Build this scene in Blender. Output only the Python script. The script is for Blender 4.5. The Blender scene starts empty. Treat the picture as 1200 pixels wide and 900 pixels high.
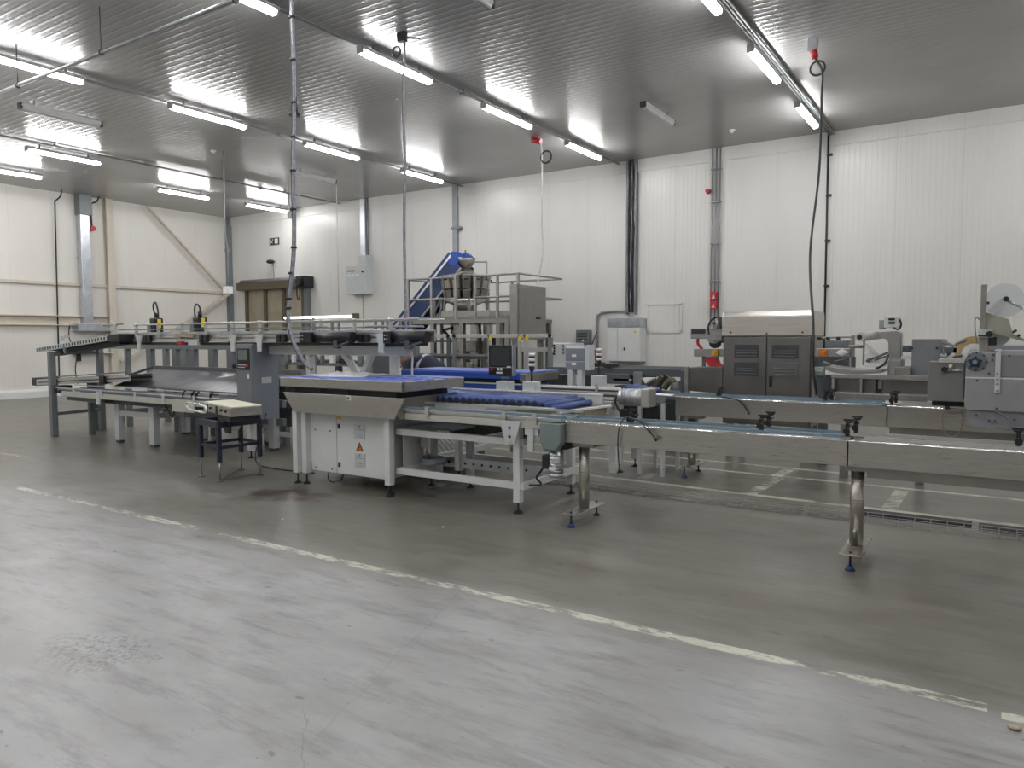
import bpy, bmesh, math, random
from mathutils import Vector as V, Matrix
random.seed(7)
S = bpy.context.scene
COL = S.collection
# ------------------------------------------------------------------ camera
H, FP = 1.6, 867.3
YAW, PIT, ROL = (math.radians(a) for a in (32.984, 3.657, -0.208))
FW = V((-math.sin(YAW)*math.cos(PIT), math.cos(YAW)*math.cos(PIT), -math.sin(PIT)))
_r = V((math.cos(YAW), math.sin(YAW), 0)); _u = _r.cross(FW)
RT = _r*math.cos(ROL)+_u*math.sin(ROL); UP = -_r*math.sin(ROL)+_u*math.cos(ROL)
cd = bpy.data.cameras.new('camera'); cam = bpy.data.objects.new('camera', cd); COL.objects.link(cam)
cam.matrix_world = Matrix(((RT.x, UP.x, -FW.x, 0), (RT.y, UP.y, -FW.y, 0), (RT.z, UP.z, -FW.z, H), (0, 0, 0, 1)))
cd.sensor_width = 36; cd.lens = 36*FP/1200; cd.clip_end = 200; cd.clip_start = 0.05
S.camera = cam
# ------------------------------------------------------------------ world, exposure
w = bpy.data.worlds.new('world'); S.world = w; w.use_nodes = True
w.node_tree.nodes['Background'].inputs[0].default_value = (.8, .85, .9, 1)
w.node_tree.nodes['Background'].inputs[1].default_value = 0.02
S.view_settings.view_transform = 'Standard'; S.view_settings.look = 'None'
S.view_settings.exposure = 0.0; S.view_settings.gamma = 1; S.view_settings.use_curve_mapping = False
LAMP = 66.0         # strength of the lit fluorescent covers

# measured room points: a photo pixel on a known plane -> metres
def ray(x, y): return FW+RT*((x-600)/FP)-UP*((y-450)/FP)
def W(x, y, Y): d = ray(x, y); return V((0, 0, H))+d*(Y/d.y)
def XP(x, y, X): d = ray(x, y); return V((0, 0, H))+d*(X/d.x)
def ZP(x, y, z=0): d = ray(x, y); return V((0, 0, H))+d*((z-H)/d.z)

# ------------------------------------------------------------------ materials
def nt(m): return m.node_tree.nodes, m.node_tree.links
def mat(name, col, rough=.5, metal=0., var=.06, scale=6., bump=0., stretch=None, spec=.5, emit=None, alpha=None, coat=0, aniso=0):
    m = bpy.data.materials.new(name); m.use_nodes = True; N, L = nt(m)
    b = N['Principled BSDF']; b.inputs['Metallic'].default_value = metal
    b.inputs['Specular IOR Level'].default_value = spec
    b.inputs['Coat Weight'].default_value = coat
    b.inputs['Anisotropic'].default_value = aniso
    tc = N.new('ShaderNodeTexCoord'); mp = N.new('ShaderNodeMapping'); L.new(tc.outputs['Object'], mp.inputs[0])
    if stretch: mp.inputs['Scale'].default_value = stretch
    nz = N.new('ShaderNodeTexNoise'); nz.inputs['Scale'].default_value = scale; nz.inputs['Detail'].default_value = 6
    L.new(mp.outputs[0], nz.inputs[0])
    r = N.new('ShaderNodeMapRange'); r.inputs[1].default_value = .25; r.inputs[2].default_value = .75
    r.inputs[3].default_value = 1-var*2; r.inputs[4].default_value = 1+var*1.2; L.new(nz.outputs[0], r.inputs[0])
    mx = N.new('ShaderNodeVectorMath'); mx.operation = 'SCALE'; mx.inputs[0].default_value = col
    L.new(r.outputs[0], mx.inputs['Scale']); L.new(mx.outputs[0], b.inputs['Base Color'])
    r2 = N.new('ShaderNodeMapRange'); r2.inputs[3].default_value = max(.03, rough-.08); r2.inputs[4].default_value = min(1, rough+.08)
    L.new(nz.outputs[0], r2.inputs[0]); L.new(r2.outputs[0], b.inputs['Roughness'])
    if bump:
        bp = N.new('ShaderNodeBump'); bp.inputs['Strength'].default_value = bump; bp.inputs['Distance'].default_value = .01
        L.new(nz.outputs[0], bp.inputs['Height']); L.new(bp.outputs[0], b.inputs['Normal'])
    if emit:
        b.inputs['Emission Color'].default_value = (*col, 1); b.inputs['Emission Strength'].default_value = emit
    if alpha is not None: b.inputs['Alpha'].default_value = alpha
    return m
ss = mat('brushed_stainless', (.56, .54, .50), .30, 1, .08, 9, .03, (1, 1, 25), aniso=.75)
ssd = mat('dull_stainless', (.33, .32, .30), .42, 1, .08, 5, .05, (1, 20, 1))
alu = mat('aluminium_profile', (.60, .60, .58), .38, .85, .05, 12, 0, (1, 20, 20))
cre = mat('anodised_cream_profile', (.60, .60, .54), .42, .45, .05)
galv = mat('galvanised_sheet', (.58, .61, .65), .33, .9, .12, 5)
sg = mat('satin_grey_steel', (.36, .355, .345), .34, .75, .08, 7)
lip = mat('polished_edge', (.8, .8, .78), .2, 1, .02)
chrome = mat('bright_rod', (.8, .8, .8), .3, .5, .02)
carc = mat('dark_cabinet_steel', (.22, .215, .205), .36, 1, .08, 4, .04, (1, 20, 1))
gp = mat('light_grey_paint', (.56, .59, .59), .42, 0, .03)
wp = mat('white_paint', (.70, .72, .71), .4, 0, .03)
mgp = mat('mid_grey_paint', (.20, .215, .225), .45, .2, .05)
dgp = mat('dark_grey_paint', (.09, .10, .11), .5, .1, .08)
bgp = mat('blue_grey_paint', (.22, .245, .285), .42, .1, .03)
tgp = mat('green_grey_paint', (.22, .27, .26), .4, .2, .06)
nav = mat('navy_painted_steel', (.018, .022, .045), .42, 0, .1)
bluef = mat('blue_foot_pad', (.03, .06, .22), .5)
blk = mat('black_plastic', (.012, .012, .014), .42, 0, .1)
rub = mat('black_rubber', (.02, .02, .02), .7, 0, .1)
cabm = mat('black_cable_sheath', (.018, .018, .02), .5, 0, .1)
cabg = mat('grey_cable_bundle', (.30, .31, .36), .5, 0, .25, 25)
cabw = mat('white_cable_sheath', (.62, .62, .6), .5, 0, .1)
blu = mat('blue_belt', (.025, .08, .42), .42, 0, .08)
blup = mat('pale_blue_belt_top', (.10, .155, .50), .36, 0, .12, 3)
blr = mat('blue_roller_plastic', (.045, .085, .27), .38, 0, .06)
bld = mat('deep_blue_side', (.015, .075, .42), .4, 0, .05)
teal = mat('pale_blue_guide', (.20, .29, .36), .25, .2, .05)
belt = mat('cream_belt', (.80, .78, .62), .5, 0, .05)
conv = mat('grey_modular_belt', (.12, .135, .14), .5, 0, .1)
crm = mat('cream_painted_steel', (.62, .56, .47), .5, 0, .05)
red = mat('red_plastic', (.48, .02, .03), .4, 0, .05)
org = mat('orange_plastic', (.75, .22, .02), .4)
yel = mat('yellow_plastic', (.75, .58, .04), .45)
yed = mat('amber_plastic', (.70, .38, .03), .45)
scr = mat('dark_screen_glass', (.015, .018, .025), .12, 0, .02, coat=.5)
scg = mat('grey_screen', (.17, .19, .19), .2)
wht = mat('white_label', (.80, .80, .80), .5)
pla = mat('clear_plastic_film', (.78, .80, .88), .25, 0, .1, 20, .5, alpha=.8)
brn = mat('brown_door_steel', (.12, .10, .065), .45, .3, .1)
brp = mat('beige_door_panel', (.40, .36, .27), .4, .3, .12, 2)
kraft = mat('kraft_tape_roll', (.50, .34, .16), .6, 0, .1, 20)
disc = mat('translucent_reel_disc', (.72, .75, .78), .25, 0, .02, alpha=.55)
gmesh = mat('beige_mesh', (.36, .36, .30), .6, .3, .1)
skin = mat('skin', (.50, .28, .20), .5); hairm = mat('reddish_brown_hair', (.14, .05, .035), .65, 0, .3, 60, .5)
navc = mat('navy_work_jacket', (.016, .021, .042), .85, 0, .2, 30, .2); refl = mat('grey_reflective_band', (.45, .46, .5), .45)
con = mat('grey_conduit', (.30, .31, .32), .4, .4, .08)
lit = mat('lit_lamp_cover', (1, .99, 1), .3, 0, 0, emit=LAMP)
unl = mat('unlit_lamp_cover', (.42, .42, .42), .3, 0, .03)
dk = mat('black_steel', (.03, .032, .035), .5, .3, .1)

dgm = mat('charcoal_sheet', (.12, .13, .14), .45, .2)
navb = mat('elevator_side_blue', (.012, .035, .13), .35, .2)
def checker_mat(name, c1, c2, scale, rough=.5, metal=0, thr=.5):
    m = mat(name, c1, rough, metal); N, L = nt(m); b = N['Principled BSDF']
    tc = N.new('ShaderNodeTexCoord'); ck = N.new('ShaderNodeTexChecker'); ck.inputs[3].default_value = scale
    ck.inputs[1].default_value = (*c1, 1); ck.inputs[2].default_value = (*c2, 1)
    L.new(tc.outputs['Object'], ck.inputs[0]); L.new(ck.outputs[0], b.inputs['Base Color']); return m
wirem = checker_mat('woven_wire_mesh', (.42, .42, .34), (.10, .10, .08), 24, .5, .4)

def math_n(N, L, op, a, b=None, c=None):
    n = N.new('ShaderNodeMath'); n.operation = op
    for i, v in enumerate((a, b, c)):
        if v is None: continue
        if isinstance(v, (int, float)): n.inputs[i].default_value = v
        else: L.new(v, n.inputs[i])
    return n.outputs[0]
def panel_mat(name, col, axis, rib, seam, rough, bstr):
    """coated sandwich panel: fine ribs and wider seams counted along one axis of the building"""
    m = bpy.data.materials.new(name); m.use_nodes = True; N, L = nt(m); b = N['Principled BSDF']
    g = N.new('ShaderNodeNewGeometry'); sx = N.new('ShaderNodeSeparateXYZ'); L.new(g.outputs['Position'], sx.inputs[0])
    a = sx.outputs[axis]
    fr = math_n(N, L, 'FRACT', math_n(N, L, 'MULTIPLY', a, 1/rib))
    tri = math_n(N, L, 'ABSOLUTE', math_n(N, L, 'SUBTRACT', fr, .5))
    rb = N.new('ShaderNodeMapRange'); rb.interpolation_type = 'SMOOTHSTEP'; rb.inputs[1].default_value = .28; rb.inputs[2].default_value = .48
    L.new(tri, rb.inputs[0])
    fs = math_n(N, L, 'FRACT', math_n(N, L, 'MULTIPLY', a, 1/seam))
    se = math_n(N, L, 'LESS_THAN', math_n(N, L, 'ABSOLUTE', math_n(N, L, 'SUBTRACT', fs, .5)), .006)
    hgt = math_n(N, L, 'SUBTRACT', rb.outputs[0], math_n(N, L, 'MULTIPLY', se, 3.))
    bp = N.new('ShaderNodeBump'); bp.inputs['Strength'].default_value = bstr; bp.inputs['Distance'].default_value = .004
    L.new(hgt, bp.inputs['Height']); L.new(bp.outputs[0], b.inputs['Normal'])
    nz = N.new('ShaderNodeTexNoise'); nz.inputs['Scale'].default_value = .9; nz.inputs['Detail'].default_value = 8
    mp = N.new('ShaderNodeMapping'); mp.inputs['Scale'].default_value = (1, 1, .35); L.new(g.outputs['Position'], mp.inputs[0]); L.new(mp.outputs[0], nz.inputs[0])
    mr = N.new('ShaderNodeMapRange'); mr.inputs[1].default_value = .3; mr.inputs[2].default_value = .7; mr.inputs[3].default_value = .93; mr.inputs[4].default_value = 1.03
    L.new(nz.outputs[0], mr.inputs[0])
    f = math_n(N, L, 'MULTIPLY', mr.outputs[0], math_n(N, L, 'SUBTRACT', 1., math_n(N, L, 'MULTIPLY', se, .10)))
    sc = N.new('ShaderNodeVectorMath'); sc.operation = 'SCALE'; sc.inputs[0].default_value = col; L.new(f, sc.inputs['Scale'])
    L.new(sc.outputs[0], b.inputs['Base Color']); b.inputs['Roughness'].default_value = rough
    return m
wallB = panel_mat('ribbed_wall_panel_x', (.74, .73, .695), 0, .10, 1.1, .30, .6)
wallL = panel_mat('ribbed_wall_panel_y', (.74, .72, .67), 1, .10, 1.1, .36, .35)
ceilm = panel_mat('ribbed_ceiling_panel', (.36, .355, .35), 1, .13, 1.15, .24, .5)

def floor_material():
    m = bpy.data.materials.new('worn_concrete_floor'); m.use_nodes = True; N, L = nt(m); b = N['Principled BSDF']
    g = N.new('ShaderNodeNewGeometry'); sx = N.new('ShaderNodeSeparateXYZ'); L.new(g.outputs['Position'], sx.inputs[0])
    X, Y = sx.outputs[0], sx.outputs[1]
    def noise(scale, detail=6, st=None, rough=.55, off=0):
        n = N.new('ShaderNodeTexNoise'); n.inputs['Scale'].default_value = scale; n.inputs['Detail'].default_value = detail; n.inputs['Roughness'].default_value = rough
        mp = N.new('ShaderNodeMapping'); mp.inputs['Location'].default_value = (off, off*2, 0)
        if st: mp.inputs['Scale'].default_value = st
        L.new(g.outputs['Position'], mp.inputs[0]); L.new(mp.outputs[0], n.inputs[0]); return n.outputs[0]
    def rng(v, a, b_, c=0., d=1., smooth=False):
        n = N.new('ShaderNodeMapRange'); n.inputs[1].default_value = a; n.inputs[2].default_value = b_; n.inputs[3].default_value = c; n.inputs[4].default_value = d
        if smooth: n.interpolation_type = 'SMOOTHSTEP'
        L.new(v, n.inputs[0]); return n.outputs[0]
    def mixc(f, a, c):
        n = N.new('ShaderNodeMix'); n.data_type = 'RGBA'
        if isinstance(f, float): n.inputs[0].default_value = f
        else: L.new(f, n.inputs[0])
        for i, v in ((6, a), (7, c)):
            if isinstance(v, tuple): n.inputs[i].default_value = (*v, 1)
            else: L.new(v, n.inputs[i])
        return n.outputs[2]
    big = noise(.55, 5); mid = noise(2.3, 8, (1, 1.4, 1), .6, 5); fine = noise(14, 8, None, .7, 9); drag = noise(3.2, 8, (.5, 2.2, 1), .65, 21)
    edge = math_n(N, L, 'ADD', Y, rng(noise(1.2, 4, None, .5, 41), 0, 1, -.25, .25))
    clean = rng(edge, 3.3, 4.0, 1, 0, True)
    c = mixc(rng(big, .3, .7), (.122, .116, .090), (.180, .173, .140))
    c = mixc(clean, c, mixc(rng(big, .3, .7), (.255, .258, .255), (.385, .388, .387)))
    c = mixc(rng(noise(1.6, 7, (.8, 1.5, 1), .6, 71), .42, .66, .0, .38), c, (.135, .132, .118))
    c = mixc(rng(mid, .42, .75, 0, .45), c, (.25, .245, .225))
    c = mixc(rng(drag, .50, .72, 0, .6), c, (.085, .08, .066))
    c = mixc(rng(noise(6, 9, (.35, 1.6, 1), .7, 57), .55, .75, 0, .30), c, (.08, .076, .066))
    c = mixc(rng(fine, .60, .80, 0, .35), c, (.30, .29, .27))
    c = mixc(rng(noise(34, 3, None, .5, 3), .70, .76, 0, .55), c, (.06, .055, .05))
    spots = noise(7.5, 2, (1, 1.5, 1), .4, 33)
    c = mixc(rng(spots, .72, .75, 0, .6), c, (.075, .07, .065))
    def blob(cx, cy, rx, ry, nsc, off, lo=.55):
        dx = math_n(N, L, 'MULTIPLY', math_n(N, L, 'SUBTRACT', X, cx), 1/rx); dy = math_n(N, L, 'MULTIPLY', math_n(N, L, 'SUBTRACT', Y, cy), 1/ry)
        r = math_n(N, L, 'SQRT', math_n(N, L, 'ADD', math_n(N, L, 'MULTIPLY', dx, dx), math_n(N, L, 'MULTIPLY', dy, dy)))
        r = math_n(N, L, 'ADD', r, rng(noise(nsc, 5, None, .6, off), 0, 1, -.9, .9))
        return rng(r, lo, 1.0, 1, 0, True)
    c = mixc(math_n(N, L, 'MULTIPLY', blob(-5.95, 5.04, .55, .30, 4, 2), .95), c, (.040, .022, .016))
    c = mixc(math_n(N, L, 'MULTIPLY', blob(-5.80, 5.03, .16, .07, 9, 12), .6), c, (.17, .12, .10))
    c = mixc(math_n(N, L, 'MULTIPLY', math_n(N, L, 'MULTIPLY', blob(-3.80, 1.93, .40, .26, 5, 7), rng(noise(30, 9, None, .75, 4), .46, .60)), .75), c, (.07, .065, .06))
    c = mixc(math_n(N, L, 'MULTIPLY', blob(-2.35, 2.48, .10, .05, 9, 17, .3), .5), c, (.09, .085, .08))
    c = mixc(math_n(N, L, 'MULTIPLY', blob(-.9, 2.25, .16, .1, 12, 27, .3), .35), c, (.09, .085, .08))
    c = mixc(rng(noise(4.2, 10, (.45, 1.8, 1), .72, 91), .54, .66, 0, .32), c, (.27, .26, .22))
    c = mixc(rng(noise(3.1, 10, (.4, 1.9, 1), .74, 97), .55, .68, 0, .5), c, (.075, .07, .058))
    # long cracks
    def crack(x0, y0, x1, y1, wd, off):
        dx, dy = x1-x0, y1-y0; ln = math.hypot(dx, dy)
        u = math_n(N, L, 'ADD', math_n(N, L, 'MULTIPLY', math_n(N, L, 'SUBTRACT', X, x0), dx/ln), math_n(N, L, 'MULTIPLY', math_n(N, L, 'SUBTRACT', Y, y0), dy/ln))
        v = math_n(N, L, 'ADD', math_n(N, L, 'MULTIPLY', math_n(N, L, 'SUBTRACT', X, x0), -dy/ln), math_n(N, L, 'MULTIPLY', math_n(N, L, 'SUBTRACT', Y, y0), dx/ln))
        v = math_n(N, L, 'ADD', v, rng(noise(2.2, 6, None, .6, off), 0, 1, -.09, .09))
        k = math_n(N, L, 'LESS_THAN', math_n(N, L, 'ABSOLUTE', v), wd)
        return math_n(N, L, 'MULTIPLY', k, math_n(N, L, 'MULTIPLY', math_n(N, L, 'GREATER_THAN', u, 0), math_n(N, L, 'LESS_THAN', u, ln)))
    c = mixc(math_n(N, L, 'MULTIPLY', crack(-2.2, 1.9, -2.75, 3.65, .002, 8), .35), c, (.07, .066, .06))
    c = mixc(math_n(N, L, 'MULTIPLY', crack(-1.7, 1.5, -2.45, 2.1, .002, 18), .35), c, (.07, .066, .06))
    # painted floor lines, worn through
    def strip(x0, y0, x1, y1, wd, thr, off, soft=.06):
        dx, dy = x1-x0, y1-y0; ln = math.hypot(dx, dy)
        u = math_n(N, L, 'ADD', math_n(N, L, 'MULTIPLY', math_n(N, L, 'SUBTRACT', X, x0), dx/ln), math_n(N, L, 'MULTIPLY', math_n(N, L, 'SUBTRACT', Y, y0), dy/ln))
        v = math_n(N, L, 'ADD', math_n(N, L, 'MULTIPLY', math_n(N, L, 'SUBTRACT', X, x0), -dy/ln), math_n(N, L, 'MULTIPLY', math_n(N, L, 'SUBTRACT', Y, y0), dx/ln))
        k = math_n(N, L, 'LESS_THAN', math_n(N, L, 'ABSOLUTE', v), wd/2)
        k = math_n(N, L, 'MULTIPLY', k, math_n(N, L, 'MULTIPLY', math_n(N, L, 'GREATER_THAN', u, 0), math_n(N, L, 'LESS_THAN', u, ln)))
        wn = math_n(N, L, 'ADD', math_n(N, L, 'MULTIPLY', noise(22, 8, (.35, 1, 1), .75, off), .6), math_n(N, L, 'MULTIPLY', noise(2.2, 4, None, .6, off+3), .4))
        return math_n(N, L, 'MULTIPLY', k, rng(wn, thr, thr+soft, 0, .9))
    pw = (.58, .57, .47)
    for a in ((-5.25, 3.70, .03, 3.70, .085, .45, 1), (-8.9, 3.71, -5.50, 3.70, .085, .485, 2), (.08, 3.66, 5, 3.62, .075, .44, 3),
              (-4.9, 7.63, -1.66, 7.50, .09, .42, 4), (-1.66, 7.50, 5, 7.40, .09, .42, 5), (-6, 8.74, 5, 8.57, .08, .44, 6), (-7, 9.44, 5, 9.02, .08, .43, 7),
              (-3.26, 7.56, -3.29, 8.1, .13, .48, 8), (-2.02, 7.50, -1.98, 8.6, .13, .48, 9), (-.76, 7.47, -.74, 8.55, .13, .48, 10), (-2.03, 8.65, -2.0, 9.15, .13, .40, 12),
              (-13.5, 4.6, -10.9, 4.75, .08, .48, 11)):
        c = mixc(strip(*a), c, pw)
    L.new(c, b.inputs['Base Color'])
    rg = math_n(N, L, 'ADD', rng(mid, .3, .7, .0, .08), rng(big, .3, .7, .25, .36))
    L.new(rg, b.inputs['Roughness']); b.inputs['Specular IOR Level'].default_value = .7
    bp = N.new('ShaderNodeBump'); bp.inputs['Strength'].default_value = .12; bp.inputs['Distance'].default_value = .01
    L.new(math_n(N, L, 'ADD', fine, mid), bp.inputs['Height']); L.new(bp.outputs[0], b.inputs['Normal'])
    return m
floorm = floor_material()

# ------------------------------------------------------------------ mesh helpers
class M:
    def __init__(s): s.b = bmesh.new()
    def box(s, x0, x1, y0, y1, z0, z1):
        v = [s.b.verts.new((x, y, z)) for x in (x0, x1) for y in (y0, y1) for z in (z0, z1)]
        for f in ((0, 1, 3, 2), (4, 6, 7, 5), (0, 4, 5, 1), (2, 3, 7, 6), (0, 2, 6, 4), (1, 5, 7, 3)): s.b.faces.new([v[i] for i in f])
        return s
    def fb(s, x0, y0, x1, y1, Y, d):       # front face seen between two photo corners on plane Y, d deep
        xm, ym = (x0+x1)/2, (y0+y1)/2
        return s.box(W(x0, ym, Y).x, W(x1, ym, Y).x, Y, Y+d, W(xm, y1, Y).z, W(xm, y0, Y).z)
    def bar(s, p, q, w_, h_, up=(0, 0, 1)):
        p, q = V(p), V(q); d = (q-p).normalized(); u = V(up)
        if abs(d.dot(u)) > .98: u = V((0, 1, 0))
        r = d.cross(u).normalized()*(w_/2); t = r.cross(d).normalized()*(h_/2)
        a = [s.b.verts.new(e+i*r+j*t) for e in (p, q) for i, j in ((-1, -1), (1, -1), (1, 1), (-1, 1))]
        for f in ((3, 2, 1, 0), (4, 5, 6, 7), (0, 1, 5, 4), (1, 2, 6, 5), (2, 3, 7, 6), (3, 0, 4, 7)): s.b.faces.new([a[i] for i in f])
        return s
    def tube(s, pts, r, n=8, smooth=False, cap=True):
        pts = [V(p) for p in pts]
        if smooth and len(pts) > 2:
            o = []
            for i in range(len(pts)-1):
                p0, p1, p2, p3 = pts[max(0, i-1)], pts[i], pts[i+1], pts[min(len(pts)-1, i+2)]
                for k in range(6):
                    t = k/6
                    o.append(.5*((2*p1)+(p2-p0)*t+(2*p0-5*p1+4*p2-p3)*t*t+(3*p1-p0-3*p2+p3)*t**3))
            pts = o+[pts[-1]]
        rs = r if isinstance(r, (list, tuple)) else [r]*len(pts)
        rings = []; d0 = (pts[1]-pts[0]).normalized(); u = V((0, 0, 1)) if abs(d0.z) < .9 else V((1, 0, 0))
        u = (u-d0*u.dot(d0)).normalized()
        for i, p in enumerate(pts):
            d = (pts[min(i+1, len(pts)-1)]-pts[max(i-1, 0)])
            d = d.normalized() if d.length > 1e-9 else d0
            u = u-d*u.dot(d); u = u.normalized() if u.length > 1e-6 else d.orthogonal().normalized(); x = d.cross(u)
            rings.append([s.b.verts.new(p+(u*math.cos(6.28318*k/n)+x*math.sin(6.28318*k/n))*rs[i]) for k in range(n)])
        for a, c in zip(rings, rings[1:]):
            for k in range(n):
                f = s.b.faces.new((a[k], a[(k+1) % n], c[(k+1) % n], c[k])); f.smooth = True
        if cap: s.b.faces.new(rings[0][::-1]); s.b.faces.new(rings[-1])
        return s
    def cyl(s, p, q, r, n=16, r2=None): return s.tube([p, q], [r, r if r2 is None else r2], n)
    def prism(s, poly, ax, a, c):
        def mk(u, v, t): return {'x': (t, u, v), 'y': (u, t, v), 'z': (u, v, t)}[ax]
        A = [s.b.verts.new(mk(u, v, a)) for u, v in poly]; B = [s.b.verts.new(mk(u, v, c)) for u, v in poly]; n = len(poly)
        s.b.faces.new(A); s.b.faces.new(B[::-1])
        for i in range(n): s.b.faces.new((A[i], B[i], B[(i+1) % n], A[(i+1) % n]))
        return s
    def slab(s, quad, t):                      # sheet through four corners with thickness along its normal
        q = [V(p) for p in quad]; n = (q[1]-q[0]).cross(q[3]-q[0]).normalized()*t
        A = [s.b.verts.new(p) for p in q]; B = [s.b.verts.new(p+n) for p in q]
        s.b.faces.new(A); s.b.faces.new(B[::-1])
        for i in range(4): s.b.faces.new((A[i], B[i], B[(i+1) % 4], A[(i+1) % 4]))
        return s
    def sph(s, c, r, n=12, sc=(1, 1, 1)):
        mt = Matrix.Translation(V(c)) @ Matrix.Diagonal((r*sc[0], r*sc[1], r*sc[2], 1))
        k = bmesh.ops.create_uvsphere(s.b, u_segments=n, v_segments=max(6, n//2+1), radius=1, matrix=mt)
        for v in k['verts']:
            for f in v.link_faces: f.smooth = True
        return s
    def ring(s, c, r, t, ax='y', n=24):
        pts = []
        for i in range(n+1):
            a = 6.28318*i/n; u, v = r*math.cos(a), r*math.sin(a)
            pts.append(V(c)+V({'x': (0, u, v), 'y': (u, 0, v), 'z': (u, v, 0)}[ax]))
        return s.tube(pts, t, 8)
def obj(name, m, material, parent=None, org=(0, 0, 0), bev=0):
    o_ = V(org); bmesh.ops.recalc_face_normals(m.b, faces=m.b.faces); bmesh.ops.translate(m.b, verts=m.b.verts, vec=-o_)
    me = bpy.data.meshes.new(name); m.b.to_mesh(me); m.b.free(); me.materials.append(material)
    o = bpy.data.objects.new(name, me); COL.objects.link(o)
    if parent is not None: o.parent = parent
    else: o.location = o_
    if bev:
        bm_ = o.modifiers.new('bevel', 'BEVEL'); bm_.width = bev; bm_.segments = 2; bm_.limit_method = 'ANGLE'
    return o
class T:
    """a thing: an Empty at its base, parts added in building coordinates"""
    def __init__(s, name, label, cat, loc, group=None):
        s.loc = V(loc); s.o = bpy.data.objects.new(name, None); COL.objects.link(s.o); s.o.location = s.loc; s.o.empty_display_size = .1
        s.o['label'] = label; s.o['category'] = cat
        if group: s.o['group'] = group
    def p(s, name, m, material, parent=None, bev=0, label=None):
        o = obj(name, m, material, parent or s.o, s.loc, bev)
        if label: o['label'] = label
        return o
def one(name, label, cat, m, material, loc, group=None, bev=0):
    o = obj(name, m, material, None, loc, bev); o['label'] = label; o['category'] = cat
    if group: o['group'] = group
    return o
def struct(name, m, material, bev=0):
    o = obj(name, m, material, bev=bev); o['kind'] = 'structure'; return o
def dup(root, loc, rz=0, label=None):
    r = root.copy(); COL.objects.link(r); r.location = loc; r.rotation_euler = (0, 0, rz)
    if label: r['label'] = label
    for ch in list(root.children):
        c = ch.copy(); COL.objects.link(c); c.parent = r
        for g_ in list(ch.children):
            d = g_.copy(); COL.objects.link(d); d.parent = c
    return r
def foot_m(x, y, z, r=.03, rod=.008):        # levelling foot from the floor up to z
    return M().cyl((x, y, 0), (x, y, .012), r, 14).cyl((x, y, .012), (x, y, .028), r*.6, 12, r*.35).cyl((x, y, .02), (x, y, z), rod, 8)

# ------------------------------------------------------------------ room
XL, YB, ZC = -21.9, 16.1, 5.65; XR, YF = 7.5, -7.0
struct('floor', M().box(XL-.2, XR+.2, YF-.2, YB+.2, -.1, 0), floorm)
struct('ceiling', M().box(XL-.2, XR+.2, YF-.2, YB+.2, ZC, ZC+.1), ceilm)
struct('wall_left', M().box(XL-.2, XL, YF-.2, YB+.2, 0, ZC), wallL)
struct('wall_back', M().box(XL, XR, YB, YB+.2, 0, ZC), wallB)
struct('wall_right', M().box(XR, XR+.2, YF-.2, YB+.2, 0, ZC), wallL)
struct('wall_front', M().box(XL, XR, YF-.2, YF, 0, ZC), wallB)
struct('baseboard_left', M().prism([(XL, 0), (XL+.16, 0), (XL+.16, .16), (XL+.1, .22), (XL, .22)], 'y', YF, YB-.2), wp)
struct('baseboard_back', M().prism([(YB, 0), (YB-.12, 0), (YB-.12, .14), (YB-.08, .18), (YB, .18)], 'x', XL, XR), wp)
struct('trim_1', M().box(XL, XL+.16, YB-.16, YB, 0, ZC), mgp)
struct('trim_2', M().box(XL, XR, YB-.03, YB, ZC-.28, ZC), wallB)
def colm(y): return M().box(XL, XL+.02, y-.1, y+.1, 0, ZC).box(XL+.02, XL+.16, y-.012, y+.012, 0, ZC).box(XL+.16, XL+.18, y-.1, y+.1, 0, ZC)
one('steel_column', 'cream H-section steel column against the left wall', 'column', colm(11.95), crm, (XL, 11.95, 0))
one('wall_rail', 'upper thin cream steel rail along the left wall', 'rail', M().box(XL, XL+.08, YF, YB-.2, 3.08, 3.16), crm, (XL, 4, 3.08))
one('wall_beam', 'deep cream steel beam low on the left wall, left of the column', 'beam',
    M().box(XL, XL+.02, YF, 11.84, 1.98, 2.22).box(XL, XL+.14, YF, 11.84, 1.96, 1.985).box(XL, XL+.14, YF, 11.84, 2.21, 2.235), crm, (XL, 4, 1.96))
g_br = 'diagonal wall braces'
one('diagonal_brace', 'cream steel brace falling from the ceiling to the back left corner', 'brace', M().bar((XL+.22, 13.1, 5.6), (XL+.22, 15.85, 3.05), .06, .12, (1, 0, 0)), crm, (XL+.22, 13.1, 5.6), g_br)
one('diagonal_brace', 'cream steel brace rising from behind the machines to the back left corner', 'brace', M().bar((XL+.22, 12.1, .9), (XL+.22, 15.85, 3.05), .06, .12, (1, 0, 0)), crm, (XL+.22, 12.1, .9), g_br)

# roller door in the back wall
dx0, dx1, dz = -21.05, -18.05, 3.15
d = bpy.data.objects.new('door_1', None); COL.objects.link(d); d.location = (dx0, YB, 0); d['kind'] = 'structure'
L_ = (dx0, YB, 0)
m = M().box(dx0, dx1, YB-.05, YB, 0, dz); obj('door_panel', m, brp, d, L_)
for x in (dx0+.1, dx0+1.05, dx0+1.95, dx1-.15): obj('door_stile', M().box(x-.07, x+.07, YB-.1, YB-.05, 0, dz), brn, d, L_)
for z in (1.0, 2.1): obj('door_seam', M().box(dx0, dx1, YB-.055, YB-.05, z-.01, z+.01), brn, d, L_)
obj('door_header', M().box(dx0-.1, dx1+.1, YB-.32, YB-.02, dz, dz+.26), brn, d, L_, .01)
obj('door_roller', M().cyl((dx0, YB-.2, dz+.28), (dx1, YB-.2, dz+.28), .07, 14), mgp, d, L_)
obj('door_guide', M().box(dx1-.02, dx1+.12, YB-.16, YB, 0, dz), mgp, d, L_)
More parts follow.
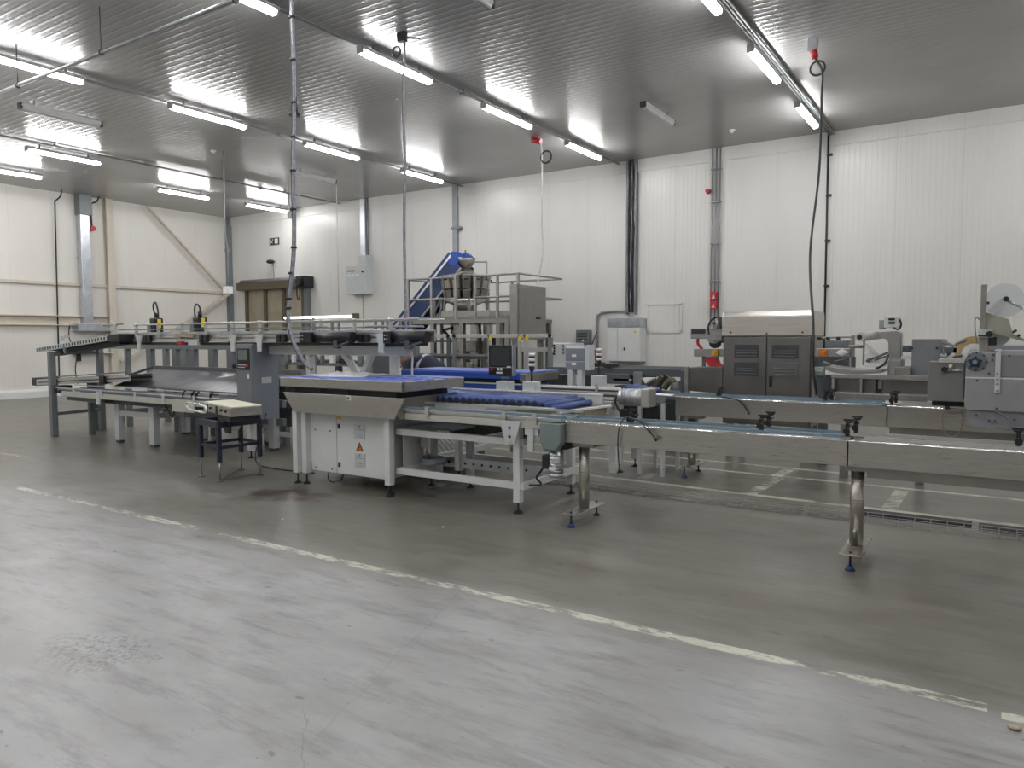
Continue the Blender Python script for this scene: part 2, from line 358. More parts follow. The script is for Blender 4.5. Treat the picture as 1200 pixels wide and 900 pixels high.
t = T('door_motor', 'black gear motor with hanging hand chain at the top right of the brown roller door', 'motor', (dx1+.2, YB-.2, dz+.1))
t.p('motor_body', M().box(dx1-.1, dx1+.28, YB-.4, YB-.02, dz, dz+.34).cyl((dx1+.1, YB-.41, dz+.17), (dx1+.1, YB-.5, dz+.17), .13, 16), dk, bev=.01)
t.p('hand_chain', M().tube([(dx1+.0, YB-.45, dz+.05), (dx1, YB-.45, 2.9), (dx1+.06, YB-.45, 2.75), (dx1+.12, YB-.45, 2.9), (dx1+.12, YB-.45, dz+.05)], .018, 6, True), dk)

# faint covered hatch in the back wall
hm = M()
for a, c in (((-6.72, 2.33), (-5.88, 2.33)), ((-6.72, 1.70), (-5.88, 1.70))): hm.box(a[0], c[0], YB-.025, YB, a[1]-.025, a[1]+.025)
for x in (-6.70, -5.90): hm.box(x-.025, x+.025, YB-.025, YB, 1.70, 2.33)
struct('trim_3', hm, wallB)
struct('trim_4', M().box(-6.66, -5.94, YB-.012, YB, 1.73, 2.3), wallB)

# ------------------------------------------------------------------ ceiling lamps
def lamp_proto(on, label, L_=1.5):
    t = T('ceiling_lamp' if on else 'unlit_ceiling_lamp', label, 'lamp', (0, 0, ZC), 'fluorescent ceiling lamps')
    z = ZC-.14
    t.p('housing', M().prism([(-.055, z+.0), (.055, z+.0), (.05, z+.045), (.03, z+.06), (-.03, z+.06), (-.05, z+.045)], 'y', -L_/2, L_/2), unl)
    pts = [(-.05, z), (-.052, z-.02), (-.04, z-.05), (-.02, z-.062), (.02, z-.062), (.04, z-.05), (.052, z-.02), (.05, z)]
    t.p('cover', M().prism(pts, 'y', -L_/2+.03, L_/2-.03), lit if on else unl, label=None if on else 'clear unlit cover')
    for s_ in (-1, 1):
        t.p('end_cap', M().box(-.054, .054, s_*(L_/2)-.02, s_*(L_/2)+.02, z-.05, z+.05), unl if on else dk, bev=.008)
        t.p('hanger', M().box(-.012, .012, s_*L_*.33-.012, s_*L_*.33+.012, z+.055, ZC), mgp)
    return t.o
where = {-7.3: 'row over the middle of the room', -11.75: 'row just right of the back left corner', -2.9: 'row nearest the right side'}
onp = lamp_proto(True, 'x'); first = True
rows = []
for xr, nm in ((-2.9, 'right hand row of lamps'), (-7.35, 'centre row of lamps'), (-11.75, 'second row of lamps from the left wall'), (1.55, 'row of lamps outside the photo on the right')):
    ys = [15.6-1.5+.05-2.92*k for k in range(7)]
    for k, y in enumerate(ys):
        lab = 'lit ceiling lamp, %s in the %s' % (('farthest', 'second farthest', 'third farthest', 'fourth farthest', 'fifth farthest', 'sixth farthest', 'nearest')[k], nm)
        rows.append((xr, y, lab))
rows += [(-16.85, 8.35, 'lit ceiling lamp under the far left conduit, below an unlit one'),
         (-19.5, 8.35, 'lit ceiling lamp closest to the left wall, cut by the photo edge'),
         (-18.53, 12.25, 'lit fluorescent ceiling lamp to the upper right of the cream column'),
         (-18.48, 14.95, 'lit fluorescent ceiling lamp above the brown roller door'),
         (-16.85, -.5, 'added ceiling lamp out of view at far left, nearest'), (-16.85, 2.5, 'added ceiling lamp out of view at far left, second'), (-16.85, 5.4, 'added ceiling lamp just out of view at far left'), (-19.5, 5.4, 'added ceiling lamp out of view by the left wall'), (-19.5, 2.5, 'added ceiling lamp out of view by the left wall, second'), (-19.5, -.5, 'added ceiling lamp out of view by the left wall, nearest')]  # unseen lamps at far left, added to brighten the left wall
for i, (x, y, lab) in enumerate(rows):
    if i == 0: onp.location = (x, y, ZC); onp['label'] = lab
    else: dup(onp, (x, y, ZC), 0, lab)
offp = lamp_proto(False, 'unlit fluorescent ceiling lamp over the left of the room, above the lit pair', 1.35)
offp.location = (-13.86, 6.85, ZC)
dup(offp, (-14.04, 12.8, ZC), 0, 'unlit fluorescent ceiling lamp beside the long hanging cable bundle')
dup(offp, (-5.1, 6.75, ZC), 0, 'unlit fluorescent ceiling lamp cut by the top edge of the photo')
dup(offp, (-5.08, 12.6, ZC), 0, 'unlit fluorescent ceiling lamp alone on the right part of the ceiling')

# ------------------------------------------------------------------ ceiling conduits and sprinkler pipe
g_c = 'ceiling conduits above the lamp rows'
for x, lab, n, r in ((-7.46, 'grey twin conduit on the ceiling over the centre lamps', 2, .014), (-2.87, 'wide pale conduit on the ceiling over the right lamps', 3, .018), (-11.97, 'thin grey conduit on the ceiling over the second lamps from the left', 1, .02), (-16.55, 'thin grey conduit on the ceiling farthest left', 1, .02)):
    m = M()
    for k in range(n): m.cyl((x+.045*k, YF, ZC-.05), (x+.045*k, YB-.02, ZC-.05), r, 8)
    t = T('ceiling_conduit', lab, 'conduit', (x, YB, ZC-.05), g_c); t.p('pipe', m, con)
    for y in range(-4, 16, 2): t.p('clip', M().box(x-.03, x+.045*(n-1)+.03, y-.015, y+.015, ZC-.07, ZC), con)
t = T('sprinkler_pipe', 'grey steel pipe hung on rods under the ceiling at upper left', 'pipe', (-9.3, 5.09, 5.1))
t.p('pipe', M().cyl((-14.5, 5.09, 5.1), (-4, 5.09, 5.1), .024, 12), con)
for x in (-11.45, -9.3, -6.72, -4.4):
    t.p('hanger_rod', M().cyl((x, 5.09, 5.12), (x, 5.09, ZC), .006, 6), dk); t.p('clamp', M().ring((x, 5.09, 5.1), .03, .008, 'x', 12), dk)
for p, lab in (((-14.3, 10.18), 'small white smoke detector on the ceiling left of centre'), ((-16.76, 13.35), 'small smoke detector on the ceiling near the back left corner'), ((-4.44, 14.83), 'small white detector on the ceiling near the back wall')):
    t = T('smoke_detector', lab, 'detector', (*p, ZC), 'ceiling detectors'); t.p('base', M().cyl((*p, ZC), (*p, ZC-.02), .06, 16), wht); t.p('sensor_dome', M().cyl((*p, ZC-.02), (*p, ZC-.06), .045, 16, .025), wht)

# ------------------------------------------------------------------ cable drops
def drop(name, lab, pts, r, mt, extra=None, n=8, loc=None):
    t = T(name, lab, 'cable', loc or pts[0], 'cables hanging from the ceiling'); t.p('cable', M().tube(pts, r, n, True), mt)
    return t
# long bundle in front: from the ceiling down to the blue-topped table
x, y = -6.95, 6.15
P_ = [W(340, -20, 5.9), W(343, 20, 5.9), W(345, 120, 5.9), W(344, 200, 5.9), W(345, 290, 5.9), W(339, 350, 5.9), W(338, 372, 5.9), W(344, 400, 5.9), W(356, 423, 5.9), W(366, 433, 5.9)]
P_[0].z = ZC; P_[0].x = P_[1].x; P_[0].y = 5.9
t = drop('hanging_cable', 'thick grey and black cable bundle hanging onto the blue-topped steel table', P_, .020, cabg)
t.p('black_strand', M().tube([p+V((-.028, 0, 0)) for p in P_], .011, 8, True), cabm)
for k in range(1, 6): 
    for f in (0, .5):
        q = P_[k].lerp(P_[k+1], f); t.p('cable_tie', M().cyl(q-V((.01, 0, .012)), q+V((-.01, 0, .012)), .036, 10), cabm)
q = W(341, 125, 5.9); t.p('socket', M().cyl(q+V((0, .05, .12)), q+V((0, .05, -.06)), .04, 12).cyl(q+V((0, .05, -.06)), q+V((0, .05, -.09)), .065, 12), blk)
# bundle with coil at the top, upper centre
Y0 = 7.72
P_ = [W(474, 42, Y0), W(474, 70, Y0), W(473, 130, Y0), W(475, 190, Y0), W(474, 260, Y0), W(475, 330, Y0), W(476, 392, Y0)]
P_[0].z = ZC
t = drop('hanging_cable', 'pale cable bundle with a black coil, hanging left of the blue elevator', P_, .016, cabg)
t.p('coil', M().ring(W(464.5, 61, Y0), .07, .012, 'y'), cabm)
t.p('black_strand', M().tube([p+V((-.02, 0, 0)) for p in P_[1:]], .008, 6, True), cabm)
t.p('ceiling_outlet', M().box(P_[0].x-.1, P_[0].x+.02, Y0-.04, Y0+.04, ZC-.12, ZC).bar((P_[0].x, Y0, ZC-.08), (P_[0].x+.25, Y0, ZC-.14), .03, .02), dk)
# white drop behind, left of the white cabinet
Y0 = 13.15
P_ = [W(632, 163, Y0), W(635, 185, Y0), W(635, 260, Y0), W(636, 295, Y0), W(630, 330, Y0), W(627, 345, Y0)]
P_[0].z = ZC
t = drop('hanging_cable', 'thin pale cable with red plug hanging above the grey cabinet', P_, .017, cabw)
t.p('coil', M().ring(W(640, 184, Y0), .12, .018, 'y'), cabm)
q = W(630, 165, Y0); t.p('red_plug', M().cyl(q+V((-.12, 0, .04)), q+V((.08, 0, -.03)), .06, 10), red, label='red industrial plug')
# right black drop
Y0 = 10.98
P_ = [W(953, 50, Y0), W(954, 66, Y0), W(963, 82, Y0), W(963, 110, Y0), W(960, 200, Y0), W(956, 300, Y0), W(953, 380, 9.45), W(953, 430, 9.3), W(957, 462, 9.3)]
P_[0].z = ZC; P_[5].y = 10.6
t = drop('hanging_cable', 'thin black cable hanging in front of the stainless cabinet machine at right', P_, .016, cabm)
t.p('coil', M().ring(W(958, 80, Y0), .095, .014, 'y'), cabm)
q = W(953, 62, Y0); t.p('red_plug', M().cyl(q+V((0, 0, .05)), q+V((.03, 0, -.08)), .045, 10), red, label='red industrial plug')
t.p('ceiling_outlet', M().box(P_[0].x-.06, P_[0].x+.06, Y0-.05, Y0+.05, ZC-.16, ZC), galv)
# thin drop with small white box
Y0 = 10.35
a = W(262, 178, Y0); a.z = ZC
P_ = [a, W(264, 270, Y0), W(267, 292, Y0), W(267, 333, Y0)]
t = drop('hanging_cable', 'thin wire carrying a small white box in front of the left wall', P_, .010, con)
t.p('loop', M().ring(W(266, 293, Y0)+V((0, 0, 0)), .07, .01, 'y'), con)
q = W(267, 340, Y0); t.p('junction_box', M().box(q.x-.1, q.x+.1, Y0-.06, Y0+.06, q.z-.08, q.z+.08), wht, bev=.01)
Y0 = 14.0
a = W(338, 225, Y0); a.z = ZC
t = drop('hanging_cable', 'short wire with ring and small grey box near the back left corner', [a, W(339, 240, Y0), W(340, 248, Y0)], .014, con)
q = W(341, 252, Y0); t.p('junction_box', M().box(q.x-.08, q.x+.08, Y0-.05, Y0+.05, q.z-.09, q.z+.09), mgp)
Y0 = 13.6
a = W(394, 212, Y0); a.z = ZC
one('hanging_rod', 'thin white rod hanging from the ceiling left of the wall control box', 'rod', M().cyl(a, W(397, 366, Y0), .012, 8), cabw, a)

# ------------------------------------------------------------------ fittings on the left wall
t = T('wall_pipe', 'thin dark vertical pipe on the left wall with a hook at the top', 'pipe', (XL+.06, 10.45, .4))
t.p('pipe', M().tube([(XL+.45, 10.5, ZC-.0), (XL+.42, 10.5, 5.5), (XL+.25, 10.5, 5.42), (XL+.08, 10.5, 5.38)], .02, 8, True).cyl((XL+.08, 10.5, 5.39), (XL+.08, 10.42, .5), .02, 8), dk)
t = T('alarm_pipe', 'short dark pipe ending in a red button on the left wall', 'pipe', (XL+.06, 11.48, 4.75))
t.p('pipe', M().tube([(XL+.3, 11.6, ZC), (XL+.25, 11.55, 5.5), (XL+.08, 11.48, 5.4), (XL+.08, 11.48, 4.8)], .022, 8, True), dk)
t.p('red_button', M().cyl((XL+.02, 11.48, 4.74), (XL+.16, 11.48, 4.74), .075, 14), red, label='red round button')
t = T('ventilation_duct', 'galvanised rectangular duct dropping to a flared outlet on the left wall', 'duct', (XL, 11.2, 1.8))
t.p('duct', M().box(XL+.02, XL+.24, 11.08, 11.34, 2.0, 5.1), galv, bev=.01)
t.p('joint', M().box(XL+.01, XL+.26, 11.06, 11.36, 3.85, 3.9), galv)
t.p('upper_box', M().box(XL+.01, XL+.3, 11.05, 11.4, 5.08, ZC), mgp, bev=.01)
t.p('outlet', M().prism([(10.85, 1.80), (11.85, 1.80), (11.85, 1.84), (11.45, 2.02), (10.85, 2.02)], 'x', XL+.01, XL+.36), galv, bev=.01)
t = T('extinguisher_shelf', 'narrow pale shelf under the galvanised duct on the left wall', 'shelf', (XL+.1, 11.0, 1.2))
t.p('board', M().box(XL, XL+.25, 10.8, 11.9, 1.16, 1.19), wp); t.p('bracket', M().box(XL, XL+.15, 10.95, 11.0, .95, 1.16), dk); 
one('dangling_cable', 'thin black cable hanging from the duct outlet on the left wall', 'cable', M().tube([(XL+.1, 10.75, 2.0), (XL+.1, 10.72, 1.6), (XL+.1, 10.9, 1.2), (XL+.1, 10.85, .7), (XL+.1, 10.9, .3)], .014, 6, True), cabm, (XL+.1, 10.75, 2.0))

# ------------------------------------------------------------------ fittings on the back wall
t = T('exit_sign', 'small black and white emergency exit sign high on the back wall', 'sign', (-19.57, YB, 4.7))
t.p('panel', M().box(-19.80, -19.34, YB-.03, YB, 4.59, 4.81), blk, bev=.005)
pm = M().box(-19.53, -19.38, YB-.034, YB-.03, 4.62, 4.78); t.p('lit_face', pm, wht)
t.p('arrow', M().prism([(-19.49, 4.7), (-19.45, 4.65), (-19.45, 4.685), (-19.41, 4.685), (-19.41, 4.715), (-19.45, 4.715), (-19.45, 4.75)], 'y', YB-.037, YB-.034), blk)
t.p('pictogram', M().cyl((-19.62, YB-.034, 4.755), (-19.62, YB-.03, 4.755), .018, 10).bar((-19.63, YB-.032, 4.73), (-19.66, YB-.032, 4.68), .004, .03, (0, 1, 0)).bar((-19.66, YB-.032, 4.68), (-19.62, YB-.032, 4.63), .004, .02, (0, 1, 0)).bar((-19.66, YB-.032, 4.68), (-19.71, YB-.032, 4.64), .004, .02, (0, 1, 0)).box(-19.77, -19.75, YB-.033, YB-.03, 4.62, 4.78), wht)
t = T('mushroom_lamp', 'small black dome on a thin stalk above the brown roller door', 'lamp', (-19.59, YB-.1, 3.4))
t.p('stalk', M().cyl((-19.52, YB-.1, 3.42), (-19.55, YB-.1, 4.0), .014, 8), con); t.p('dome', M().sph((-19.6, YB-.16, 4.04), .13, 16, (1.1, 1, .5)), blk)
t = T('control_box', 'grey switch box with labels high on the back wall beneath a cable tray', 'control box', (-15.65, YB, 2.88))
t.p('box', M().box(-16.05, -15.28, YB-.32, YB, 2.86, 3.68), gp, bev=.012)
t.p('side_box', M().box(-15.6, -15.28, YB-.28, YB, 3.68, 3.98), gp, bev=.01)
for i in range(3): t.p('label_strip', M().box(-16.0+.17*i, -15.88+.17*i, YB-.325, YB-.32, 3.38, 3.44), wht)
t.p('label_strip', M().box(-16.0, -15.7, YB-.325, YB-.32, 3.52, 3.56), dgp)
t.p('switch', M().cyl((-15.38, YB-.32, 3.5), (-15.38, YB-.36, 3.5), .03, 12), blk)
t.p('cable', M().cyl((-15.66, YB-.05, 2.86), (-15.66, YB-.05, 1.3), .01, 6), con)
one('cable_tray', 'bright galvanised cable tray running from the ceiling down to the grey switch box', 'cable tray', M().box(-15.68, -15.48, YB-.1, YB, 3.98, ZC), galv, (-15.55, YB, 3.98), bev=.008)
one('thin_conduit', 'dark thin edge pipe right of the bright cable tray', 'conduit', M().cyl((-15.42, YB-.04, 3.98), (-15.42, YB-.04, ZC), .02, 8), con, (-15.42, YB, 3.98))
t = T('wall_conduit', 'dark grey vertical conduit behind the top of the blue elevator', 'conduit', (-12.2, YB, 2))
t.p('pipe', M().box(-12.28, -12.13, YB-.1, YB, 1.0, ZC), con, bev=.01); t.p('clip', M().box(-12.3, -12.0, YB-.12, YB, 4.48, 4.54), mgp)
# ladder with black cables
t = T('cable_ladder', 'dark cable ladder full of black cables down to the white wall cabinet', 'cable ladder', (-7.09, YB, 2.1))
for x in (-7.19, -6.97): t.p('side_rail', M().box(x-.02, x+.01, YB-.12, YB, 2.1, ZC), mgp)
for k in range(7):
    cx = -7.17+.03*k; z = ZC; pts = []
    while z > 2.05: pts.append((cx+random.uniform(-.012, .012), YB-.1+random.uniform(-.02, .02), z)); z -= .35
    t.p('black_cable', M().tube(pts, .016, 6, True), cabm if k % 3 else cabg)
t = T('wall_cabinet', 'white two-door electrical cabinet on the back wall with a grey top', 'cabinet', (-7.14, YB, 1.0))
t.p('body', M().box(-7.56, -6.74, YB-.35, YB, 1.02, 1.80), wp, bev=.008)
t.p('top_trunking', M().box(-7.56, -6.73, YB-.36, YB, 1.80, 2.02), galv, bev=.008)
t.p('door', M().box(-7.55, -7.30, YB-.37, YB-.35, 1.03, 1.79), wp, bev=.004); dd = t.p('door', M().box(-7.29, -6.75, YB-.37, YB-.35, 1.03, 1.79), wp, bev=.004)
t.p('handle', M().box(-7.13, -7.10, YB-.39, YB-.37, 1.28, 1.34), blk, dd)
t.p('warning_sticker', M().prism([(-6.90, 1.68), (-6.82, 1.68), (-6.86, 1.75)], 'y', YB-.375, YB-.37), yel, dd, label='yellow warning triangle sticker')
t.p('sill', M().box(-7.5, -6.76, YB-.34, YB, .99, 1.02), mgp)
t = T('wall_switch_box', 'small dark grey switch box on the back wall left of the white cabinet', 'switch box', (-8.3, YB, 1.4))
t.p('box', M().box(-8.50, -8.14, YB-.15, YB, 1.42, 1.76), mgp, bev=.01)
for i in range(3): t.p('switch', M().box(-8.45, -8.2, YB-.16, YB-.15, 1.66-.07*i, 1.68-.07*i), dk)
t.p('indicator', M().cyl((-8.3, YB-.15, 1.5), (-8.3, YB-.17, 1.5), .025, 12), wht); t.p('lower_conduit', M().box(-8.2, -8.15, YB-.05, YB, .9, 1.42), con)
t = T('elbow_conduit', 'grey conduit bending down from the cable ladder to a red plug', 'conduit', (-7.9, YB, 1.2))
t.p('pipe', M().tube([(-7.2, YB-.05, 2.18), (-7.75, YB-.05, 2.18), (-7.92, YB-.05, 2.12), (-7.97, YB-.05, 2.0), (-7.97, YB-.05, 1.25)], .03, 10, True), con)
t.p('red_plug', M().cyl((-7.97, YB-.08, 1.28), (-7.97, YB-.08, 1.0), .055, 10, .04), red, label='red plug at the lower end')
t.p('loose_cable', M().tube([(-7.97, YB-.08, 1.7), (-8.1, YB-.08, 1.4), (-8.14, YB-.08, 1.3), (-8.1, YB-.08, 1.24)], .012, 6, True), cabm)
t = T('conduit_group', 'three parallel grey conduits down the back wall to the red alarm switches', 'conduit', (-5.12, YB, 1.4))
for x in (-5.22, -5.13, -5.05): t.p('pipe', M().cyl((x, YB-.04, 1.6), (x, YB-.04, ZC), .018, 8), con)
for z in (2.8, 3.6, 4.5, 5.2): t.p('clip', M().box(-5.25, -5.02, YB-.07, YB, z-.012, z+.012), con)
t = T('fire_switch', 'two stacked red alarm call points on the three grey conduits', 'alarm switch', (-5.14, YB, 2.18))
for z in (2.39, 2.19):
    bx = t.p('call_point', M().box(-5.21, -5.06, YB-.13, YB-.06, z, z+.17), red, bev=.008)
    t.p('white_mark', M().prism([(-5.16, z+.05), (-5.135, z+.13), (-5.11, z+.05)], 'y', YB-.134, YB-.13).box(-5.17, -5.10, YB-.134, YB-.13, z+.025, z+.045), wht, bx)
t = T('alarm_bell', 'small round red alarm sounder high on the back wall', 'alarm', (-5.29, YB, 4.73)); t.p('sounder', M().cyl((-5.31, YB, 4.75), (-5.31, YB-.1, 4.75), .06, 16, .045), red)
t = T('thin_wall_conduit', 'single thin black conduit with clips down the back wall behind the right cable', 'conduit', (-2.87, YB, 1.5))
t.p('pipe', M().cyl((-2.87, YB-.04, 1.2), (-2.88, YB-.04, ZC), .02, 8), dk)
for z in (2.6, 3.5, 4.4, 5.2): t.p('clip', M().box(-2.9, -2.8, YB-.07, YB, z-.02, z+.02), dk)

# ------------------------------------------------------------------ clamp knobs used on the guide rails
def knob_clamp(lab, x, y, z, s=1.):
    t = T('rail_clamp', lab, 'clamp', (x, y, z), 'black star-knob rail clamps')
    t.p('bracket', M().box(x-.012*s, x+.012*s, y-.02*s, y+.03*s, z-.01*s, z+.08*s).cyl((x, y-.03*s, z+.05*s), (x, y+.14*s, z+.05*s), .007*s, 8), blk)
    a = t.p('knob', M().cyl((x, y-.055*s, z+.03*s), (x, y-.03*s, z+.03*s), .024*s, 6), blk)
    t.p('knob', M().cyl((x, y+.05*s, z+.08*s), (x, y+.05*s, z+.095*s), .026*s, 6).bar((x-.035*s, y+.05*s, z+.1*s), (x+.035*s, y+.05*s, z+.1*s), .014*s, .012*s), blk)
    return t.o

# ------------------------------------------------------------------ long stainless conveyors
def ss_conveyor(lab, x0, xj, x1, y0, dy, zt, zb, legs, undx):
    t = T('stainless_conveyor', lab, 'conveyor', ((x0+xj)/2, y0+dy/2, 0), 'long stainless box conveyors')
    for a, c in ((x0, xj-.004), (xj+.004, x1)):
        t.p('side_panel', M().box(a, c, y0, y0+.02, zb, zt).box(a, c, y0+.02, y0+.035, zt-.012, zt), ss, bev=.003)
        t.p('top_lip', M().cyl((a, y0+.008, zt), (c, y0+.008, zt), .009, 12), lip, label='bright folded top edge')
        t.p('side_panel', M().box(a, c, y0+dy-.02, y0+dy, zb, zt), ss)
        t.p('bottom_panel', M().box(a, c, y0+.02, y0+dy-.02, zb, zb+.01), ssd)
        t.p('chain_belt', M().box(a+.01, c-.01, y0+.06, y0+dy-.06, zt-.02, zt-.004), conv if a == x0 else ssd)
    t.p('end_panel', M().box(x0, x0+.015, y0+.02, y0+dy-.02, zb, zt), ss)
    t.p('under_tray', M().box(undx, x1, y0+.05, y0+dy-.05, zb-.075, zb), ssd)
    for yy in (y0+.03, y0+dy-.05):
        t.p('guide_rail', M().box(x0-.2, xj-.05, yy+.003, yy+.018, zt+.014, zt+.034), teal, label='pale blue plastic guide rail')
        t.p('guide_rail', M().box(xj+.1, x1, yy, yy+.016, zt+.012, zt+.034), alu)
        t.p('rail_strip', M().box(x0-.2, xj-.05, yy-.012, yy, zt+.006, zt+.014), alu)
    x = x0+.12
    while x < x1-.1:
        t.p('rail_post', M().box(x-.008, x+.008, y0+.032, y0+.048, zt-.005, zt+.015), ssd); x += .5
    for lx in legs:
        r = .046; yc = y0+dy/2
        lg = t.p('leg', M().cyl((lx, yc, .115), (lx, yc, zb), r, 20), ss)
        t.p('bracket', M().box(lx-.07, lx+.13, yc-.09, yc+.09, zb-.04, zb), ssd, lg)
        t.p('foot_plate', M().box(lx-.07, lx+.07, yc-.28, yc+.28, .105, .117), ss, lg, bev=.004)
        for s_ in (-.24, .24): t.p('levelling_foot', foot_m(lx, yc+s_, .13, .030, .008), dk, lg)
        t.p('foot_pad', M().cyl((lx, yc-.24, 0), (lx, yc-.24, .03), .034, 16, .02), bluef, lg, label='blue rubber foot pad')
    return t
ss_conveyor('long stainless box conveyor nearest the camera at right, on round legs', -3.03, -.815, 3.4, 5.5, .32, .875, .70, (-2.93, -.77, 1.4), -.70)
ss_conveyor('second stainless box conveyor behind the first, in front of the shrink cabinet', -3.02, -.85, 3.4, 8.08, .34, .905, .70, (-2.88, .9), -.83)
for i, (px, py, Y, zz) in enumerate(((740, 503, 5.56, .90), (892, 505, 5.56, .91), (901, 500, 5.80, .91), (993, 513, 5.56, .91), (1003, 507, 5.80, .91), (1193, 530, 5.56, .91))):
    p = W(px, py, Y); knob_clamp('black star-knob clamp %s on the front stainless conveyor' % ('beside the thin cable', 'left of the panel joint, front side', 'left of the panel joint, rear side', 'at the panel joint, front side', 'at the panel joint, rear side', 'at the right photo edge')[i], p.x, Y, zz)
for i, (px, py, Y) in enumerate(((843, 465, 8.14), (968, 472, 8.14), (975, 468, 8.36), (1045, 475, 8.14), (1050, 470, 8.36))):
    p = W(px, py, Y); knob_clamp('black star-knob clamp %s on the second stainless conveyor' % ('below the red film reel', 'right of the shrink cabinet, front side', 'right of the shrink cabinet, rear side', 'at the panel joint, front side', 'at the panel joint, rear side')[i], p.x, Y, .93)
# loose sensor cables on them
t = T('sensor_cable', 'thin black cable looping over the front stainless conveyor near its left end', 'cable', W(738, 495, 5.47))
t.p('cable', M().tube([W(740, 492, 5.5), W(733, 489, 5.49), W(726, 500, 5.47), W(724, 520, 5.47), W(725, 540, 5.47), W(725.5, 545, 5.47)], .005, 6, True), cabm)
t.p('cable', M().tube([W(738, 490, 5.49), W(750, 494, 5.46), W(760, 505, 5.46), W(768, 514, 5.46)], .006, 6, True), cabm)
t.p('cable', M().tube([W(742, 491, 5.49), W(756, 496, 5.46), W(764, 509, 5.46)], .004, 6, True), cabm)
t.p('plug', M().sph(W(768, 515, 5.46), .016, 10), blk)
one('sensor_cable', 'thin black cable dangling over the second stainless conveyor below the shrink cabinet', 'cable', M().tube([W(845, 465, 8.07), W(862, 468, 8.05), W(870, 473, 8.05), W(876, 482, 8.05), W(878, 486, 8.05)], .007, 6, True), cabm, W(845, 465, 8.07))

# ------------------------------------------------------------------ gear motor of the grey conveyor
g = T('gear_motor', 'grey green gearbox with silver motor hanging at the start of the front stainless conveyor', 'motor', (-3.13, 5.5, .5))
g.p('gearbox_cover', M().prism([(-3.24, .70), (-3.2, .63), (-3.08, .63), (-3.035, .70), (-3.035, .865), (-3.24, .865)], 'y', 5.42, 5.52), tgp, bev=.01)
g.p('gearbox', M().box(-3.22, -3.03, 5.52, 5.75, .63, .84), dk, bev=.01)
g.p('motor', M().cyl((-3.13, 5.52, .63), (-3.13, 5.52, .42), .062, 20).cyl((-3.13, 5.52, .42), (-3.13, 5.52, .39), .066, 20), galv)
g.p('terminal_box', M().box(-3.24, -3.17, 5.46, 5.56, .46, .58), dk, bev=.008)
g.p('type_plate', M().box(-3.165, -3.10, 5.452, 5.462, .455, .485), wht)
g.p('mounting_bracket', M().box(-3.42, -3.28, 5.47, 5.49, .74, .88).box(-3.38, -3.32, 5.45, 5.47, .6, .8), gp)
g.p('cable', M().tube([(-3.22, 5.5, .5), (-3.28, 5.5, .42), (-3.33, 5.52, .36), (-3.3, 5.55, .3), (-3.45, 5.6, .27)], .009, 6, True), cabm)
for k in range(6): g.p('cooling_fin', M().cyl((-3.13, 5.52, .44+.028*k), (-3.13, 5.52, .448+.028*k), .068, 20), alu)

# ------------------------------------------------------------------ grey aluminium side conveyor
t = T('profile_conveyor', 'long narrow aluminium profile conveyor along the front of the blue roller bed', 'conveyor', (-4.0, 5.5, .8), 'aluminium profile conveyors')
x0, x1 = -4.85, -3.05
t.p('profile', M().box(x0, x1-.2, 5.46, 5.52, .80, .86).box(x0, x1-.2, 5.475, 5.52, .86, .872), cre, bev=.004, label='cream anodised lower profile')
t.p('profile', M().box(x0, x1, 5.45, 5.475, .885, .90).box(x0, x1, 5.465, 5.52, .872, .885), alu)
t.p('guide_rail', M().box(x0, x1+.05, 5.44, 5.46, .91, .928), teal, label='pale blue guide strip'); t.p('belt', M().box(x0, x1, 5.52, 5.74, .87, .885), conv)
t.p('profile', M().box(x0, x1, 5.74, 5.78, .80, .90), alu); t.p('guide_rail', M().box(x0, x1+.05, 5.76, 5.78, .93, .95), alu)
for x in (-4.5, -3.62, -3.3): t.p('rail_bracket', M().box(x-.02, x+.02, 5.435, 5.45, .84, .94), alu)
t.p('motor_plate', M().prism([(-3.66, .86), (-3.44, .86), (-3.5, .66), (-3.6, .66)], 'y', 5.43, 5.455), gp, bev=.004)
t.p('bolt', M().cyl((-3.55, 5.42, .80), (-3.55, 5.43, .80), .012, 8).cyl((-3.55, 5.42, .72), (-3.55, 5.43, .72), .012, 8), dk)

# ------------------------------------------------------------------ blue roller bed on the white frame
t = T('roller_conveyor', 'bed of blue plastic rollers on a white steel frame beside the steel work table', 'conveyor', (-4.3, 6.1, 0))
fr = M()
for z, hh in ((.62, .06), (.22, .06)):
    fr.box(-5.02, -3.5, 5.58, 5.63, z, z+hh).box(-5.02, -3.5, 6.72, 6.77, z, z+hh)
    fr.box(-5.02, -4.97, 5.63, 6.72, z, z+hh).box(-3.55, -3.5, 5.63, 6.72, z, z+hh)
fr.box(-4.05, -4.0, 5.6, 6.75, .62, .66)
t.p('frame', fr, wp)
for (x, y) in ((-3.57, 5.6), (-3.57, 6.6), (-4.62, 6.3), (-5.0, 6.6)):
    lg = t.p('leg', M().box(x-.035, x+.035, y-.035, y+.035, .1, .84), wp, bev=.004); t.p('levelling_foot', foot_m(x, y, .11, .045), dk, lg)
t.p('cross_channel', M().box(-5.0, -3.6, 6.02, 6.06, .26, .36), galv, label='perforated galvanised channel')
for k in range(12): t.p('channel_hole', M().cyl((-4.9+.105*k, 6.018, .31), (-4.9+.105*k, 6.022, .31), .014, 8), dk)
t.p('inner_post', M().box(-4.6, -4.55, 6.0, 6.05, .24, .6), wp); t.p('dark_tray', M().box(-4.75, -3.85, 6.1, 6.5, .54, .70), dk, bev=.01)
t.p('shelf_plate', M().box(-4.98, -4.4, 5.7, 6.4, .68, .70), mgp)
t.p('side_rail', M().box(-5.0, -3.55, 5.92, 5.95, .85, .928), gp, bev=.004); t.p('side_rail', M().box(-5.4, -3.32, 6.80, 6.83, .90, 1.0), gp, bev=.004)
